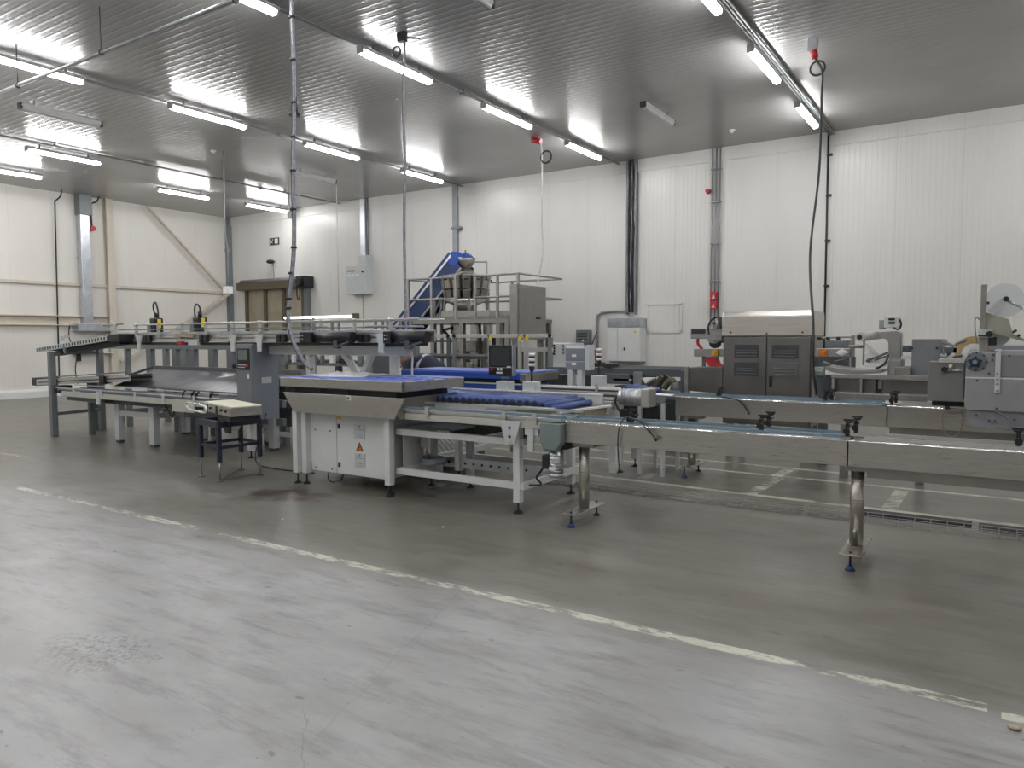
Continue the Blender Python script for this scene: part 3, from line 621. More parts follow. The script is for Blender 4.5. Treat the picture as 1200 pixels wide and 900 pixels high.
t.p('edge_strip', M().box(-5.4, -3.32, 6.795, 6.835, 1.0, 1.012), wht)
k = 0; x = -5.3
while x < -3.38:
    z = .965
    if x > -3.55: z -= .03*(x+3.6)/.1
    r_ = t.p('roller', M().cyl((x, 5.97, z), (x, 6.78, z), .034, 16), blr)
    t.p('roller_cap', M().cyl((x, 5.962, z-.006), (x, 5.971, z-.006), .028, 14), rub, r_)
    x += .084
t.p('end_plate', M().bar((-3.34, 5.93, .90), (-3.22, 6.80, .90), .03, .02), wht); t.p('drive_cover', M().box(-3.34, -3.26, 6.3, 6.78, .8, .89), brp)
t.p('drive_box', M().box(-3.72, -3.35, 5.80, 5.92, .86, .945), tgp, bev=.004); t.p('drive_box', M().box(-4.1, -3.75, 5.86, 5.92, .88, .94), galv)

# pneumatic unit with coiled hose inside the frame
t = T('pneumatic_unit', 'small pneumatic regulator with coiled blue grey hose in the white frame', 'regulator', (-4.85, 5.9, .28))
t.p('regulator', M().box(-4.93, -4.80, 5.85, 5.92, .46, .58).cyl((-4.89, 5.88, .38), (-4.89, 5.88, .46), .025, 12).cyl((-4.83, 5.88, .40), (-4.83, 5.88, .46), .022, 12), alu, bev=.005)
hs = []
for i in range(60): a = i*.55; hs.append((-4.78+math.cos(a)*(.13+.02*math.sin(i)), 5.88+math.sin(a)*.12, .30+.0010*i))
t.p('coiled_hose', M().tube(hs, .009, 6), bgp); t.p('hose', M().tube([(-4.83, 5.86, .4), (-4.8, 5.85, .34), (-4.74, 5.86, .31)], .006, 6, True), cabm); t.p('gauge', M().cyl((-4.90, 5.84, .60), (-4.90, 5.85, .60), .02, 12), blk)
t.p('back_panel', M().box(-5.0, -4.98, 5.66, 6.2, .28, .62), gp)

# ------------------------------------------------------------------ steel work table with blue top
t = T('work_table', 'stainless table with blue belt top over a white electrical cabinet', 'work table', (-5.7, 5.7, 0))
x0, x1, y0, y1 = -6.50, -4.72, 5.36, 6.34
t.p('top_frame', M().box(x0, x1, y0, y0+.02, 1.07, 1.17).box(x1-.02, x1, y0, y1, 1.07, 1.17).box(x0, x0+.02, y0, y1, 1.07, 1.17).box(x0, x1, y1-.02, y1, 1.07, 1.17).box(x0, x1, y0, y1, 1.07, 1.08), ss, bev=.004)
t.p('belt_top', M().box(x0+.008, x1-.008, y0+.008, y1-.008, 1.165, 1.176), blup, bev=.004, label='blue belt surface')
for kx in range(6):
    for ky in range(2): t.p('recess', M().cyl((-5.55+.17*kx, 5.75+.3*ky, 1.1755), (-5.55+.17*kx, 5.75+.3*ky, 1.178), .045, 16), blu)
t.p('plate', M().box(-5.92, -5.6, 5.85, 6.2, 1.176, 1.182), galv)
t.p('mechanism', M().box(x0+.1, x1-.15, y0+.07, y1-.1, 1.0, 1.07), dk)
for x in (-6.3, -5.9, -5.5, -4.85): t.p('lift_bolt', M().cyl((x, y0+.04, 1.0), (x, y0+.04, 1.07), .012, 8), dk)
t.p('skirt', M().prism([(-6.46, 1.01), (-4.72, 1.01), (-4.86, .80), (-6.3, .80)], 'y', y0+.02, y0+.035), ss, bev=.003)
t.p('skirt', M().prism([(y0+.03, 1.01), (y1-.03, 1.01), (y1-.15, .80), (y0+.03, .80)], 'x', -4.80, -4.79), ssd)
t.p('sticker', M().box(-5.50, -5.44, y0+.015, y0+.02, .96, 1.01), wht, label='small white sticker')
t.p('sticker_mark', M().box(-5.485, -5.455, y0+.0125, y0+.0148, .97, .995), mgp)
for (x, y) in ((-6.38, 5.49), (-6.27, 5.52), (-5.03, 5.49), (-5.10, 5.58), (-6.38, 6.15), (-5.03, 6.15)):
    lg = t.p('leg', M().box(x-.036 if x != -5.1 else x-.03, x+.036 if x != -5.1 else x+.03, y-.036, y+.036, .12, .80), wp, bev=.004)
    t.p('levelling_foot', foot_m(x, y, .13, .042, .009), dk, lg)
cb = t.p('cabinet_body', M().box(-6.22, -5.13, 5.56, 6.2, .15, .79), wp, bev=.006)
d1 = t.p('cabinet_door', M().box(-6.215, -5.83, 5.545, 5.56, .155, .785), wp, bev=.003); d2 = t.p('cabinet_door', M().box(-5.82, -5.14, 5.545, 5.56, .155, .785), wp, bev=.003)
for x, z in ((-6.15, .6), (-5.92, .6), (-5.9, .19), (-6.15, .19)): t.p('lock', M().cyl((x, 5.54, z), (x, 5.546, z), .008, 8), blk, d1)
for z in (.66, .25): t.p('lock', M().box(-5.80, -5.775, 5.535, 5.546, z-.025, z+.025), blk, d2)
t.p('yellow_label', M().box(-5.81, -5.75, 5.541, 5.546, .735, .775), yel, d2, label='small yellow label')
for z0 in (.545, .245):
    pl = t.p('notice_plate', M().box(-5.56, -5.41, 5.538, 5.546, z0, z0+.15), gp, d2, bev=.002)
for z0 in (.545, .245):
    t.p('notice_print', M().cyl((-5.485, 5.536, z0+.128), (-5.485, 5.538, z0+.128), .013, 10).box(-5.545, -5.425, 5.536, 5.538, z0+.095, z0+.10).box(-5.53, -5.44, 5.536, 5.538, z0+.02, z0+.024).box(-5.53, -5.44, 5.536, 5.538, z0+.04, z0+.044), bgp, d2)
t.p('warning_triangle', M().prism([(-5.54, .42), (-5.44, .42), (-5.49, .51)], 'y', 5.539, 5.546), blk, d2)
t.p('warning_face', M().prism([(-5.528, .427), (-5.452, .427), (-5.49, .498)], 'y', 5.536, 5.539), org, d2, label='orange high-voltage warning sign')
t.p('warning_bolt', M().prism([(-5.486, .487), (-5.503, .457), (-5.493, .457), (-5.496, .435), (-5.478, .466), (-5.488, .466)], 'y', 5.5345, 5.536), blk, d2)
t.p('cable', M().tube([(-6.1, 5.7, .15), (-6.08, 5.65, .06), (-5.98, 5.62, .03), (-5.88, 5.65, .06), (-5.88, 5.7, .15)], .007, 6, True), cabm)
t.p('side_motor', M().cyl((-6.52, 5.6, .86), (-6.62, 5.6, .86), .05, 14).box(-6.62, -6.5, 5.55, 5.65, .80, .88), blk)
# folded plastic film on the table
bm_ = M(); nx, ny = 26, 12; vv = []
for i in range(nx):
    for j in range(ny):
        u, v_ = i/(nx-1), j/(ny-1); e = math.sin(u*3.14)*math.sin(v_*3.14)
        vv.append(bm_.b.verts.new((-6.46+.78*u+.05*math.sin(v_*7), 5.62+.6*v_+.05*math.sin(u*9), 1.178+e**.5*(.012+.022*abs(math.sin(u*13+v_*6)+.6*math.sin(v_*17-u*5))))))
for i in range(nx-1):
    for j in range(ny-1):
        f = bm_.b.faces.new((vv[i*ny+j], vv[(i+1)*ny+j], vv[(i+1)*ny+j+1], vv[i*ny+j+1])); f.smooth = True
fo = one('plastic_film', 'crumpled clear plastic film lying on the blue table top', 'plastic film', bm_, pla, (-6.1, 5.9, 1.177)); sm = fo.modifiers.new('thickness', 'SOLIDIFY'); sm.thickness = .002

# ------------------------------------------------------------------ touch panel, stack lights on posts behind the rollers
def touch_panel():
    Y = 6.86; c0, c1 = W(572.5, 423, Y).x, W(600.5, 423, Y).x; zt, zb = W(586, 404.5, Y).z, W(586, 440.5, Y).z; h_ = zt-zb
    t = T('touch_panel', 'black touchscreen control panel on a white post behind the blue rollers', 'control panel', ((c0+c1)/2, Y, 1.0))
    hs = t.p('housing', M().box(c0, c1, Y, Y+.07, zb, zt), blk, bev=.006); t.p('side_trim', M().box(c1-.004, c1+.006, Y-.003, Y+.07, zb, zt), galv)
    t.p('screen', M().box(c0+.03, c1-.03, Y-.004, Y, zb+h_*.33, zt-.025), scr, hs); t.p('screen_rim', M().box(c0+.004, c1-.004, Y-.006, Y, zb+h_*.26, zb+h_*.285), mgp, hs)
    t.p('red_button', M().cyl((c0+.05, Y-.02, zb+.07), (c0+.05, Y, zb+.07), .016, 12), red, hs, label='red push button')
    t.p('keys', M().box(c0+.12, c0+.145, Y-.008, Y, zb+.06, zb+.09).box(c0+.16, c0+.185, Y-.008, Y, zb+.06, zb+.09).box(c0+.11, c0+.19, Y-.008, Y, zb+.025, zb+.045).box(c1-.07, c1-.02, Y-.008, Y, zb+.095, zb+.11), wht, hs)
    p0, p1 = W(583, 453, Y).x, W(597, 453, Y).x
    t.p('neck', M().box((p0+p1)/2-.045, (p0+p1)/2+.045, Y+.02, Y+.06, 1.13, zb+.01), mgp)
    t.p('post', M().box(p0, p1, Y-.03, Y+.1, .80, W(590, 446.5, Y).z), gp, bev=.006)
touch_panel()
def stack(lab, px0, px1, py0, py1, Y, zbase, boxpx=None):
    c = W((px0+px1)/2, (py0+py1)/2, Y); r = (W(px1, py0, Y).x-W(px0, py0, Y).x)/2; zt, zb = W(px0, py0, Y).z, W(px0, py1, Y).z; h_ = zt-zb
    t = T('stack_light', lab, 'signal light', (c.x, Y, zbase), 'signal towers')
    for k in range(3):
        z = zt-h_*.17*(k+1); t.p('light_segment', M().cyl((c.x, Y, z), (c.x, Y, z+h_*.10), r, 16), wht, label='white lens'); t.p('spacer_ring', M().cyl((c.x, Y, z-h_*.07), (c.x, Y, z), r*.95, 16), blk)
    z = zt-h_*.58; t.p('base', M().cyl((c.x, Y, z-.04), (c.x, Y, z), r*.5, 14, r), blk)
    t.p('tube', M().cyl((c.x, Y, zb-.01), (c.x, Y, z), r*.35, 10), blk)
    if boxpx:
        a, b_ = W(boxpx[0], boxpx[1], Y), W(boxpx[2], boxpx[3], Y); t.p('post', M().box(a.x, b_.x, Y-.07, Y+.07, zbase-.12, a.z), gp, bev=.006)
stack('black and white signal tower on a white post right of the touchscreen', 620, 626.3, 411.5, 446, 6.9, .92, (616, 447, 630, 463))
stack('black and white signal tower right of the stacked grey boxes', 699, 704.5, 406, 438, 8.0, .95, (695, 440, 708, 463))
t = T('terminal_boxes', 'pair of stacked blue grey terminal boxes on a forked post before the back wall', 'terminal box', (-4.25, 8.0, .9))
a, b_ = W(662.5, 405, 8), W(690, 434, 8); zm = W(675, 424, 8).z
t.p('upper_box', M().box(a.x, b_.x-.05, 8, 8.15, zm+.01, a.z), bgp, bev=.008); t.p('lower_box', M().box(a.x, b_.x-.05, 8, 8.15, b_.z, zm-.005), bgp, bev=.008)
t.p('side_lid', M().box(b_.x-.05, b_.x, 8, 8.15, b_.z, a.z+.01), gp); t.p('torn_label', M().box(a.x+.01, b_.x-.06, 7.997, 8, a.z-.035, a.z-.005), wht)
for zz in (b_.z+.06, zm+.06): t.p('label', M().box(a.x+.09, a.x+.15, 7.997, 8, zz, zz+.03), wht)
for k in (0, 1):
    q = W(668+11*k, 450, 8); t.p('post', M().box(q.x-.035, q.x+.035, 8.0, 8.09, .92, b_.z), gp, bev=.005)

# ------------------------------------------------------------------ second line: blue topped table behind
t = T('rear_work_table', 'rear stainless table with blue top and bright blue front edge beyond the rollers', 'work table', (-5.6, 7.9, 0))
x0, x1, y0, y1, zt = -6.62, -4.66, 7.5, 8.28, 1.17
t.p('belt_top', M().box(x0, x1, y0, y1, zt-.012, zt+.003), blup, label='pale blue belt surface')
t.p('front_edge', M().box(x0, x1-.08, y0-.02, y0, zt-.085, zt-.012), bld, bev=.004, label='bright blue side'); t.p('edge_line', M().box(x0, x1-.08, y0-.024, y0, zt-.03, zt-.02), blu)
t.p('side_frame', M().box(x1-.08, x1, y0-.02, y1, zt-.11, zt-.012), ss, bev=.004); t.p('under_frame', M().box(x0+.1, x1-.1, y0+.05, y1-.1, zt-.15, zt-.085), dk)
t.p('lower_tray', M().prism([(x0+.2, 1.02), (-4.75, 1.02), (-4.86, .90), (x0+.2, .90)], 'y', y0-.02, y1-.1), bld, bev=.004, label='deep blue tray'); t.p('tray_rim', M().box(x0+.2, -4.72, y0-.03, y0, 1.02, 1.035), gp)
for (x, y) in ((-6.4, 7.6), (-3.65, 7.95), (-6.4, 8.2), (-3.65, 8.4), (-5.25, 7.4), (-5.2, 8.05)):
    lg = t.p('leg', M().box(x-.035, x+.035, y-.035, y+.035, .1, .9), wp, bev=.004); t.p('levelling_foot', foot_m(x, y, .11, .045), dk, lg)
t.p('frame_rail', M().box(-6.4, -3.6, 7.58, 7.63, .6, .66).box(-6.4, -3.6, 8.2, 8.25, .6, .66), wp)
t = T('mesh_platform', 'low wire mesh platform with white steel rim under the roller frame', 'platform', (-5.9, 7.1, 0))
t.p('mesh_top', M().box(-7.0, -5.2, 6.45, 8.2, .27, .28), wirem); t.p('rim', M().box(-5.22, -5.17, 6.4, 8.25, .22, .29).box(-7.0, -5.2, 6.4, 6.45, .22, .29).box(-7.05, -7.0, 6.4, 8.25, .22, .29), wp)
for (x, y) in ((-5.2, 7.38), (-5.2, 8.15), (-5.2, 6.5), (-6.95, 6.5)): t.p('leg', M().box(x-.03, x+.03, y-.03, y+.03, 0, .22), wp)

t = T('profile_conveyor', 'rear aluminium profile conveyor right of the touchscreen in the second line', 'conveyor', (-4.2, 7.75, 0), 'aluminium profile conveyors')
x0, x1 = -4.75, -3.55
for z, mt_ in ((.985, wht), (.93, alu), (.87, cre)): t.p('profile', M().box(x0, x1, 7.72, 7.76, z, z+.032), mt_, bev=.003)
t.p('web', M().box(x0, x1, 7.735, 7.745, .86, .99), dgp); t.p('profile', M().box(x0, x1, 8.1, 8.14, .87, .98), alu); t.p('belt', M().box(x0, x1, 7.76, 8.1, .94, .955), conv)
for x in (-4.3, -3.7): t.p('leg', M().box(x-.04, x+.04, 7.85, 7.93, 0, .87), wp)
t.p('drive_plate', M().box(-4.6, -3.6, 7.6, 7.72, .76, .86), alu, bev=.005); t.p('rail_post', M().box(-3.85, -3.82, 7.70, 7.72, .85, 1.05), alu)

t = T('drive_unit', 'shiny silver gear motor lying across the end of the second line', 'motor', (-3.4, 7.4, .85))
q0, q1 = W(727, 465, 7.3), W(757, 466, 7.3)
t.p('motor', M().cyl(q0, q1, .085, 20), alu, label='polished motor')
for k in range(7):
    q = q0.lerp(q1, .15+.1*k); t.p('cooling_fin', M().cyl(q-V((.006, 0, 0)), q+V((.006, 0, 0)), .095, 20), galv)
t.p('gearbox', M().box(q1.x-.02, q1.x+.07, 7.2, 7.42, q1.z-.10, q1.z+.10), alu, bev=.015); t.p('support', M().box(q0.x+.05, q0.x+.12, 7.3, 7.94, .85, .90), mgp)
t.p('cable', M().tube([q0+V((-.02, 0, .02)), q0+V((-.06, 0, -.04)), q0+V((-.02, 0, -.14)), q0+V((.08, -.05, -.2)), q0+V((.06, -.05, -.4))], .014, 6, True), cabm); t.p('connector', M().box(q0.x+.06, q0.x+.14, 7.16, 7.26, q0.z-.38, q0.z-.12), dk)
t = T('infeed_roller_unit', 'short conveyor with blue rollers on grey legs feeding the second stainless conveyor', 'conveyor', (-3.3, 8.2, 0))
for k in range(4): t.p('roller', M().cyl((-3.62+.085*k, 8.0, .985-.012*k), (-3.62+.085*k, 8.42, .985-.012*k), .038, 14), blr, label='blue roller')
t.p('side_plate', M().prism([(-3.72, .84), (-3.1, .84), (-3.06, .93), (-3.72, .95)], 'y', 7.93, 7.96), mgp); t.p('side_plate', M().box(-3.7, -3.1, 8.44, 8.47, .84, .95), mgp); t.p('rim', M().slab([(-3.4, 7.92, .935), (-3.02, 7.92, .925), (-3.0, 7.98, .935), (-3.38, 7.98, .945)], .01), wht)
for (x, y) in ((-3.4, 7.96), (-3.12, 7.96), (-3.4, 8.44), (-3.12, 8.44)): t.p('leg', M().box(x-.02, x+.02, y-.02, y+.02, 0, .84), gp)
t.p('dark_tank', M().box(-3.75, -3.2, 8.0, 8.4, .45, .8), dk)

# ------------------------------------------------------------------ wire cable trays on the floor
def wire_tray(lab, x0, x1, y0, y1, h_):
    t = T('wire_cable_tray', lab, 'cable tray', (x0, y0, 0), 'wire cable trays lying on the floor'); m = M()
    for y, z in ((y0, h_), (y0, h_/2), (y0, .004), (y1, h_), (y1, h_/2), (y1, .004), ((y0+y1)/2, .004), ((2*y0+y1)/3, .004)): m.cyl((x0, y, z), (x1, y, z), .003, 5)
    x = x0
    while x <= x1: m.tube([(x, y0, h_), (x, y0, .004), (x, y1, .004), (x, y1, h_)], .003, 5); x += .12
    t.p('wire_grid', m, sg)
wire_tray('wire cable tray on the floor behind the first round leg', -4.1, -1.4, 6.86, 7.04, .05)
wire_tray('wire cable tray on the floor with a dark cover behind the second round leg', -1.35, 3.0, 6.88, 7.06, .055)
one('tray_cover', 'dark flat cover strip lying behind the wire tray on the floor', 'cover strip', M().prism([(7.12, 0), (7.3, 0), (7.3, .03), (7.28, .035), (7.14, .035), (7.12, .03)], 'x', -1.0, -.1), dk, (-.6, 7.2, 0))
one('tray_cover', 'dark flat cover strip on the floor at the right edge, under the conveyor', 'cover strip', M().prism([(7.08, 0), (7.26, 0), (7.26, .03), (7.24, .035), (7.1, .035), (7.08, .03)], 'x', -.05, 2.9), dk, (.6, 7.2, 0))

# ------------------------------------------------------------------ small checkweigher on a navy stand
t = T('checkweigher', 'small belt scale with cream belt and loop handle on a navy four-legged stand', 'scale', (-7.38, 5.36, 0))
cs = [(-7.62, 5.15), (-7.17, 5.07), (-7.58, 5.66), (-7.13, 5.58)]
for x, y in cs:
    lg = t.p('leg', M().box(x-.022, x+.022, y-.022, y+.022, .22, .66), nav, bev=.003)
    t.p('foot_rod', M().cyl((x, y, .012), (x, y, .24), .009, 10).cyl((x, y, 0), (x, y, .014), .035, 14), ssd, lg)
def rect(z, h_, w_, m=None):
    m = m or M()
    for a, c in ((0, 1), (1, 3), (3, 2), (2, 0)): m.bar((*cs[a], z), (*cs[c], z), w_, h_)
    return m
t.p('top_frame', rect(.64, .07, .045), nav); t.p('lower_brace', rect(.38, .035, .025), nav)
t.p('floor_bar', M().bar((-7.17, 5.07, .02), (-7.13, 5.58, .02), .02, .012).bar((-7.17, 5.07, .02), (-7.6, 5.66, .02), .015, .01), ssd)
# the belt body, turned slightly against the stand
A_, B_, C_ = V((-7.86, 5.36, 0)), V((-6.93, 5.05, 0)), V((-6.87, 5.42, 0)); D_ = A_+(C_-B_)
def pr4(q, z0, z1): return M().prism([(p.x, p.y) for p in q], 'z', z0, z1)
t.p('body', pr4((A_, B_, C_, D_), .735, .835), ss, bev=.006); t.p('belt', pr4((A_.lerp(D_, .04), B_.lerp(C_, .04), C_, D_), .836, .846), belt, bev=.003)
u_ = (B_-A_).normalized(); n_ = V((u_.y, -u_.x, 0))
for f in (.18, .5, .54): t.p('seam', M().box(*(lambda p: (p.x-.003, p.x+.003, p.y-.006, p.y+.01))(A_.lerp(B_, f)), .74, .83), dk)
for f in (.3, .7, .86): 
    p = A_.lerp(B_, f)+V((0, 0, .79)); t.p('knob', M().cyl(p, p+n_*.02, .014, 10), dk)
hp = A_+u_*.02+V((0, 0, .73))
lp = [(-.10, .745), (-.13, .765), (-.13, .80), (-.10, .82), (.0, .822), (.14, .824), (.18, .805), (.18, .765), (.14, .745), (0, .742), (-.10, .745)]
t.p('handle', M().tube([A_+u_*(a_*2.5+.0)+n_*.10+V((0, 0, z_)) for a_, z_ in lp], .011, 10, True), chrome, label='polished loop handle'); t.p('handle_stub', M().cyl(A_+u_*.02+n_*.10+V((0, 0, .82)), A_+u_*.03+V((0, 0, .82)), .009, 8).cyl(A_+u_*.08+n_*.10+V((0, 0, .745)), A_+u_*.12+V((0, 0, .745)), .009, 8), lip)
t.p('load_cell_box', pr4([A_.lerp(B_, .55), B_.lerp(A_, .02), C_.lerp(D_, .05), D_.lerp(C_, .55)], .675, .735), dk, bev=.006)
q = A_.lerp(B_, .55)+n_*.01; t.p('black_chute', M().slab([(q.x, q.y, .73), (q.x+.34, q.y-.1, .73), (q.x+.2, q.y+.02, .52), (q.x+.06, q.y+.06, .52)], .02), blk)
t.p('motor', M().cyl((-7.38, 5.35, .60), (-7.2, 5.32, .60), .055, 14), galv)

# ------------------------------------------------------------------ control cabinet on a leg
t = T('control_cabinet', 'tall grey control cabinet with screen and red button before the sheet metal chute', 'control cabinet', (-8.18, 6.3, 0))
x0, x1, y0, y1 = -8.34, -8.03, 6.2, 6.62
t.p('body', M().box(x0, x1, y0, y1, .52, 1.52), bgp, bev=.006); t.p('door', M().box(x0+.005, x1-.005, y0-.012, y0, .53, 1.50), mgp, bev=.003)
hm_ = t.p('operator_panel', M().box(x0+.03, x1-.03, y0-.022, y0-.012, 1.18, 1.46), blk, bev=.003)
t.p('screen', M().box(x0+.06, x1-.07, y0-.026, y0-.022, 1.31, 1.44), scg, hm_); t.p('key_row', M().box(x0+.05, x1-.12, y0-.025, y0-.022, 1.21, 1.22).box(x0+.05, x1-.08, y0-.025, y0-.022, 1.24, 1.25), gp, hm_)
t.p('red_button', M().cyl((x1-.065, y0-.045, 1.235), (x1-.065, y0-.02, 1.235), .018, 12), red, hm_, label='red push button'); t.p('sticker', M().box(x1-.09, x1-.05, y0-.015, y0-.011, 1.07, 1.13), wht)
t.p('side_label', M().box(x1, x1+.003, y0+.14, y0+.3, 1.0, 1.08), gp); t.p('leg', M().box(x0+.06, x0+.13, y0+.08, y0+.15, .1, .52), gp); t.p('levelling_foot', foot_m(x0+.095, y0+.115, .11, .04), dk)
t.p('cable', M().tube([(x1+.005, 6.4, .6), (x1+.1, 6.2, .3), (x1+.35, 5.95, .06), (x1+.7, 5.9, .012), (x1+1.4, 5.95, .012)], .008, 6, True), cabm)

# ------------------------------------------------------------------ left machine: lower conveyor, chute, low conveyor, frames
t = T('sorting_frame', 'grey painted floor frame of the sorting line under the metal chute', 'frame', (-9.8, 6.5, 0))
for (x, y) in ((-11.2, 6.2), (-10.28, 6.2), (-10.28, 7.0), (-11.2, 7.3), (-9.1, 7.3), (-8.5, 6.9)):
    lg = t.p('leg', M().box(x-.06, x+.06, y-.05, y+.05, .04, .70), gp, bev=.004); t.p('foot_block', M().box(x-.05, x+.05, y-.04, y+.04, 0, .12), dgp, lg)
t.p('cross_rail', M().box(-11.2, -8.3, 6.9, 6.96, .36, .46).box(-11.2, -8.3, 7.28, 7.32, .30, .42), mgp); t.p('cross_rail', M().box(-11.2, -10.3, 6.17, 6.22, .42, .50).box(-11.23, -11.17, 6.2, 7.3, .42, .5).box(-10.31, -10.25, 6.2, 7.0, .42, .5), gp)
t.p('top_rail', M().box(-11.5, -8.3, 6.12, 6.18, .60, .67), dgp); t.p('top_rail', M().box(-11.5, -8.3, 6.9, 7.0, .62, .72), mgp)
t.p('hanging_cable', M().tube([(-9.75, 6.05, .66), (-9.65, 6.03, .58), (-9.55, 6.03, .5), (-9.5, 6.03, .62)], .012, 6, True), cabm); t.p('drip_pan', M().box(-9.7, -8.5, 6.3, 6.8, .5, .62), mgp)

t = T('lower_conveyor', 'long low conveyor with cream side panel running in front of the metal chute', 'conveyor', (-10.4, 6.05, .6))
x0, x1 = -12.55, -8.36
t.p('side_profile', M().box(x0+.15, x1, 5.94, 5.98, .685, .765), cre, bev=.004, label='cream side panel')
t.p('side_profile', M().box(x0, x1, 5.96, 6.0, .775, .80), bgp); t.p('guide_rail', M().box(x0, x1, 5.93, 5.945, .81, .822).box(x0-.1, x1, 6.27, 6.285, .83, .845), gp)
t.p('belt', M().box(x0, x1, 6.0, 6.26, .77, .79), conv); t.p('side_profile', M().box(x0+.1, x1, 6.26, 6.3, .70, .80), mgp)
t.p('under_box', M().box(-12.3, -11.2, 5.98, 6.2, .62, .685), dgp); t.p('end_motor', M().box(x0-.25, x0-.02, 6.0, 6.2, .72, .84), blk, bev=.01)
for x in (-12.0, -11.2, -10.3, -9.6, -8.9): t.p('rail_post', M().box(x-.015, x+.015, 5.92, 5.94, .70, .83), gp)
for x in (-9.15, -8.95, -8.85, -8.55): t.p('clamp_lever', M().box(x-.012, x+.012, 5.93, 5.95, .80, .86).bar((x, 5.94, .86), (x+.06, 5.94, .89), .014, .014), blk)
t.p('bracket', M().box(-9.4, -8.9, 5.93, 5.95, .60, .70), cre); t.p('bracket', M().box(-11.35, -11.25, 5.93, 5.95, .60, .80), gp)

t = T('sheet_chute', 'wide sloping dull steel sheet chute between the lower and upper conveyors', 'chute', (-10, 6.8, .8))
t.p('sheet', M().slab([(-11.6, 6.36, .845), (-8.36, 6.36, .845), (-8.36, 7.25, 1.06), (-11.95, 7.25, 1.06)], .012), mat('chute_sheet', (.25, .255, .27), .36, .75, .22, 3, 0, (3, .6, 1)))
t.p('rear_beam', M().box(-12.0, -8.3, 7.25, 7.31, 1.06, 1.13), mgp); t.p('side_flange', M().slab([(-11.95, 6.4, .86), (-12.1, 7.3, 1.08), (-12.1, 7.3, 1.12), (-11.95, 6.4, .9)], .02), dgp)
for x, w_ in ((-9.3, .2), (-8.9, .15)): t.p('equipment_box', M().box(x-.5, x-.5+w_, 7.2, 7.27, 1.13, 1.19), dk)
for k in range(5): t.p('black_fitting', M().box(-9.55+.08*k, -9.52+.08*k, 7.2, 7.25, 1.09, 1.17), blk)
one('paper_scrap', 'small white paper scrap lying on the sloping steel sheet', 'paper', M().slab([(-9.85, 6.93, .993), (-9.70, 6.97, 1.003), (-9.66, 7.06, 1.025), (-9.82, 7.02, 1.015)], .004), wht, (-9.75, 7.0, 1.0))

t = T('incline_conveyor', 'low aluminium conveyor with black end drive rising behind the left post', 'conveyor', (-12.8, 6.5, .8))
a, c = W(42, 448, 6.28), W(152, 443, 6.28); a.y = c.y = 6.45
for y in (6.28, 6.66): t.p('side_profile', M().bar(V((a.x, y, a.z)), V((c.x, y, c.z)), .03, .10), alu, bev=.004); t.p('profile_slot', M().bar(V((a.x+.1, y-.016, a.z)), V((c.x, y-.016, c.z)), .006, .02), dgp)
t.p('belt', M().bar(a+V((0, .02, .05)), c+V((0, .02, .05)), .34, .01), conv); t.p('guide_rail', M().bar(V((a.x+.3, 6.25, a.z+.09)), V((c.x, 6.25, c.z+.09)), .015, .02), mgp)
t.p('end_drive', M().box(a.x-.12, a.x+.06, 6.26, 6.64, a.z-.06, a.z+.08), blk, bev=.02); 
for f in (.24, .76): q = a.lerp(c, f); t.p('drive_block', M().box(q.x-.07, q.x+.07, 6.22, 6.27, q.z-.07, q.z+.05), blk, bev=.01)
t.p('leg', M().box(-12.55, -12.48, 6.42, 6.5, 0, .90), mgp)

t = T('roller_stand', 'grey steel stand with two tall posts at the far left end of the line', 'stand', (-12.9, 6.4, 0))
for (x, y, h_) in ((-12.79, 6.0, 1.38), (-12.95, 6.86, 1.45), (-13.12, 6.82, .9)):
    t.p('post', M().box(x-.045, x+.045, y-.045, y+.045, 0, h_), mgp, bev=.004)
t.p('crossbar', M().bar((-12.79, 6.0, 1.36), (-12.95, 6.86, 1.36), .04, .05), mgp); t.p('crossbar', M().bar((-12.79, 6.0, .37), (-12.95, 6.86, .37), .04, .05), mgp)
t = T('gravity_roller_track', 'inclined black roller track with pale side rail sloping down to the left', 'roller track', (-12.9, 6.4, 1.4))
a, c = W(43, 410.5, 6.05), W(128, 396, 6.05)
for y in (6.05, 6.80): t.p('side_rail', M().bar(V((a.x, y, a.z)), V((c.x, y, c.z)), .02, .075), gp)
for k in range(26):
    q = a.lerp(c, (k+.5)/26); t.p('roller', M().cyl(q+V((0, .0, .006)), q+V((0, .73, .006)), .026, 10), mgp); t.p('roller_slot', M().bar(q+V((.012, -.013, -.02)), q+V((.012, -.013, .028)), .004, .028, (1, 0, 0)), dk)
t.p('under_beam', M().bar(a+V((.2, .2, -.065)), c+V((.1, .2, -.065)), .2, .06), dk); t.p('end_plate', M().box(c.x, c.x+.32, 6.02, 6.5, c.z-.06, c.z+.06), blk, bev=.01); t.p('bracket', M().bar((-12.45, 6.03, 1.48), (-12.4, 6.03, 1.36), .03, .03), mgp)
t.p('sensor', M().box(-12.5, -12.44, 6.0, 6.05, 1.56, 1.64).box(-12.36, -12.31, 6.0, 6.05, 1.6, 1.65), gp)

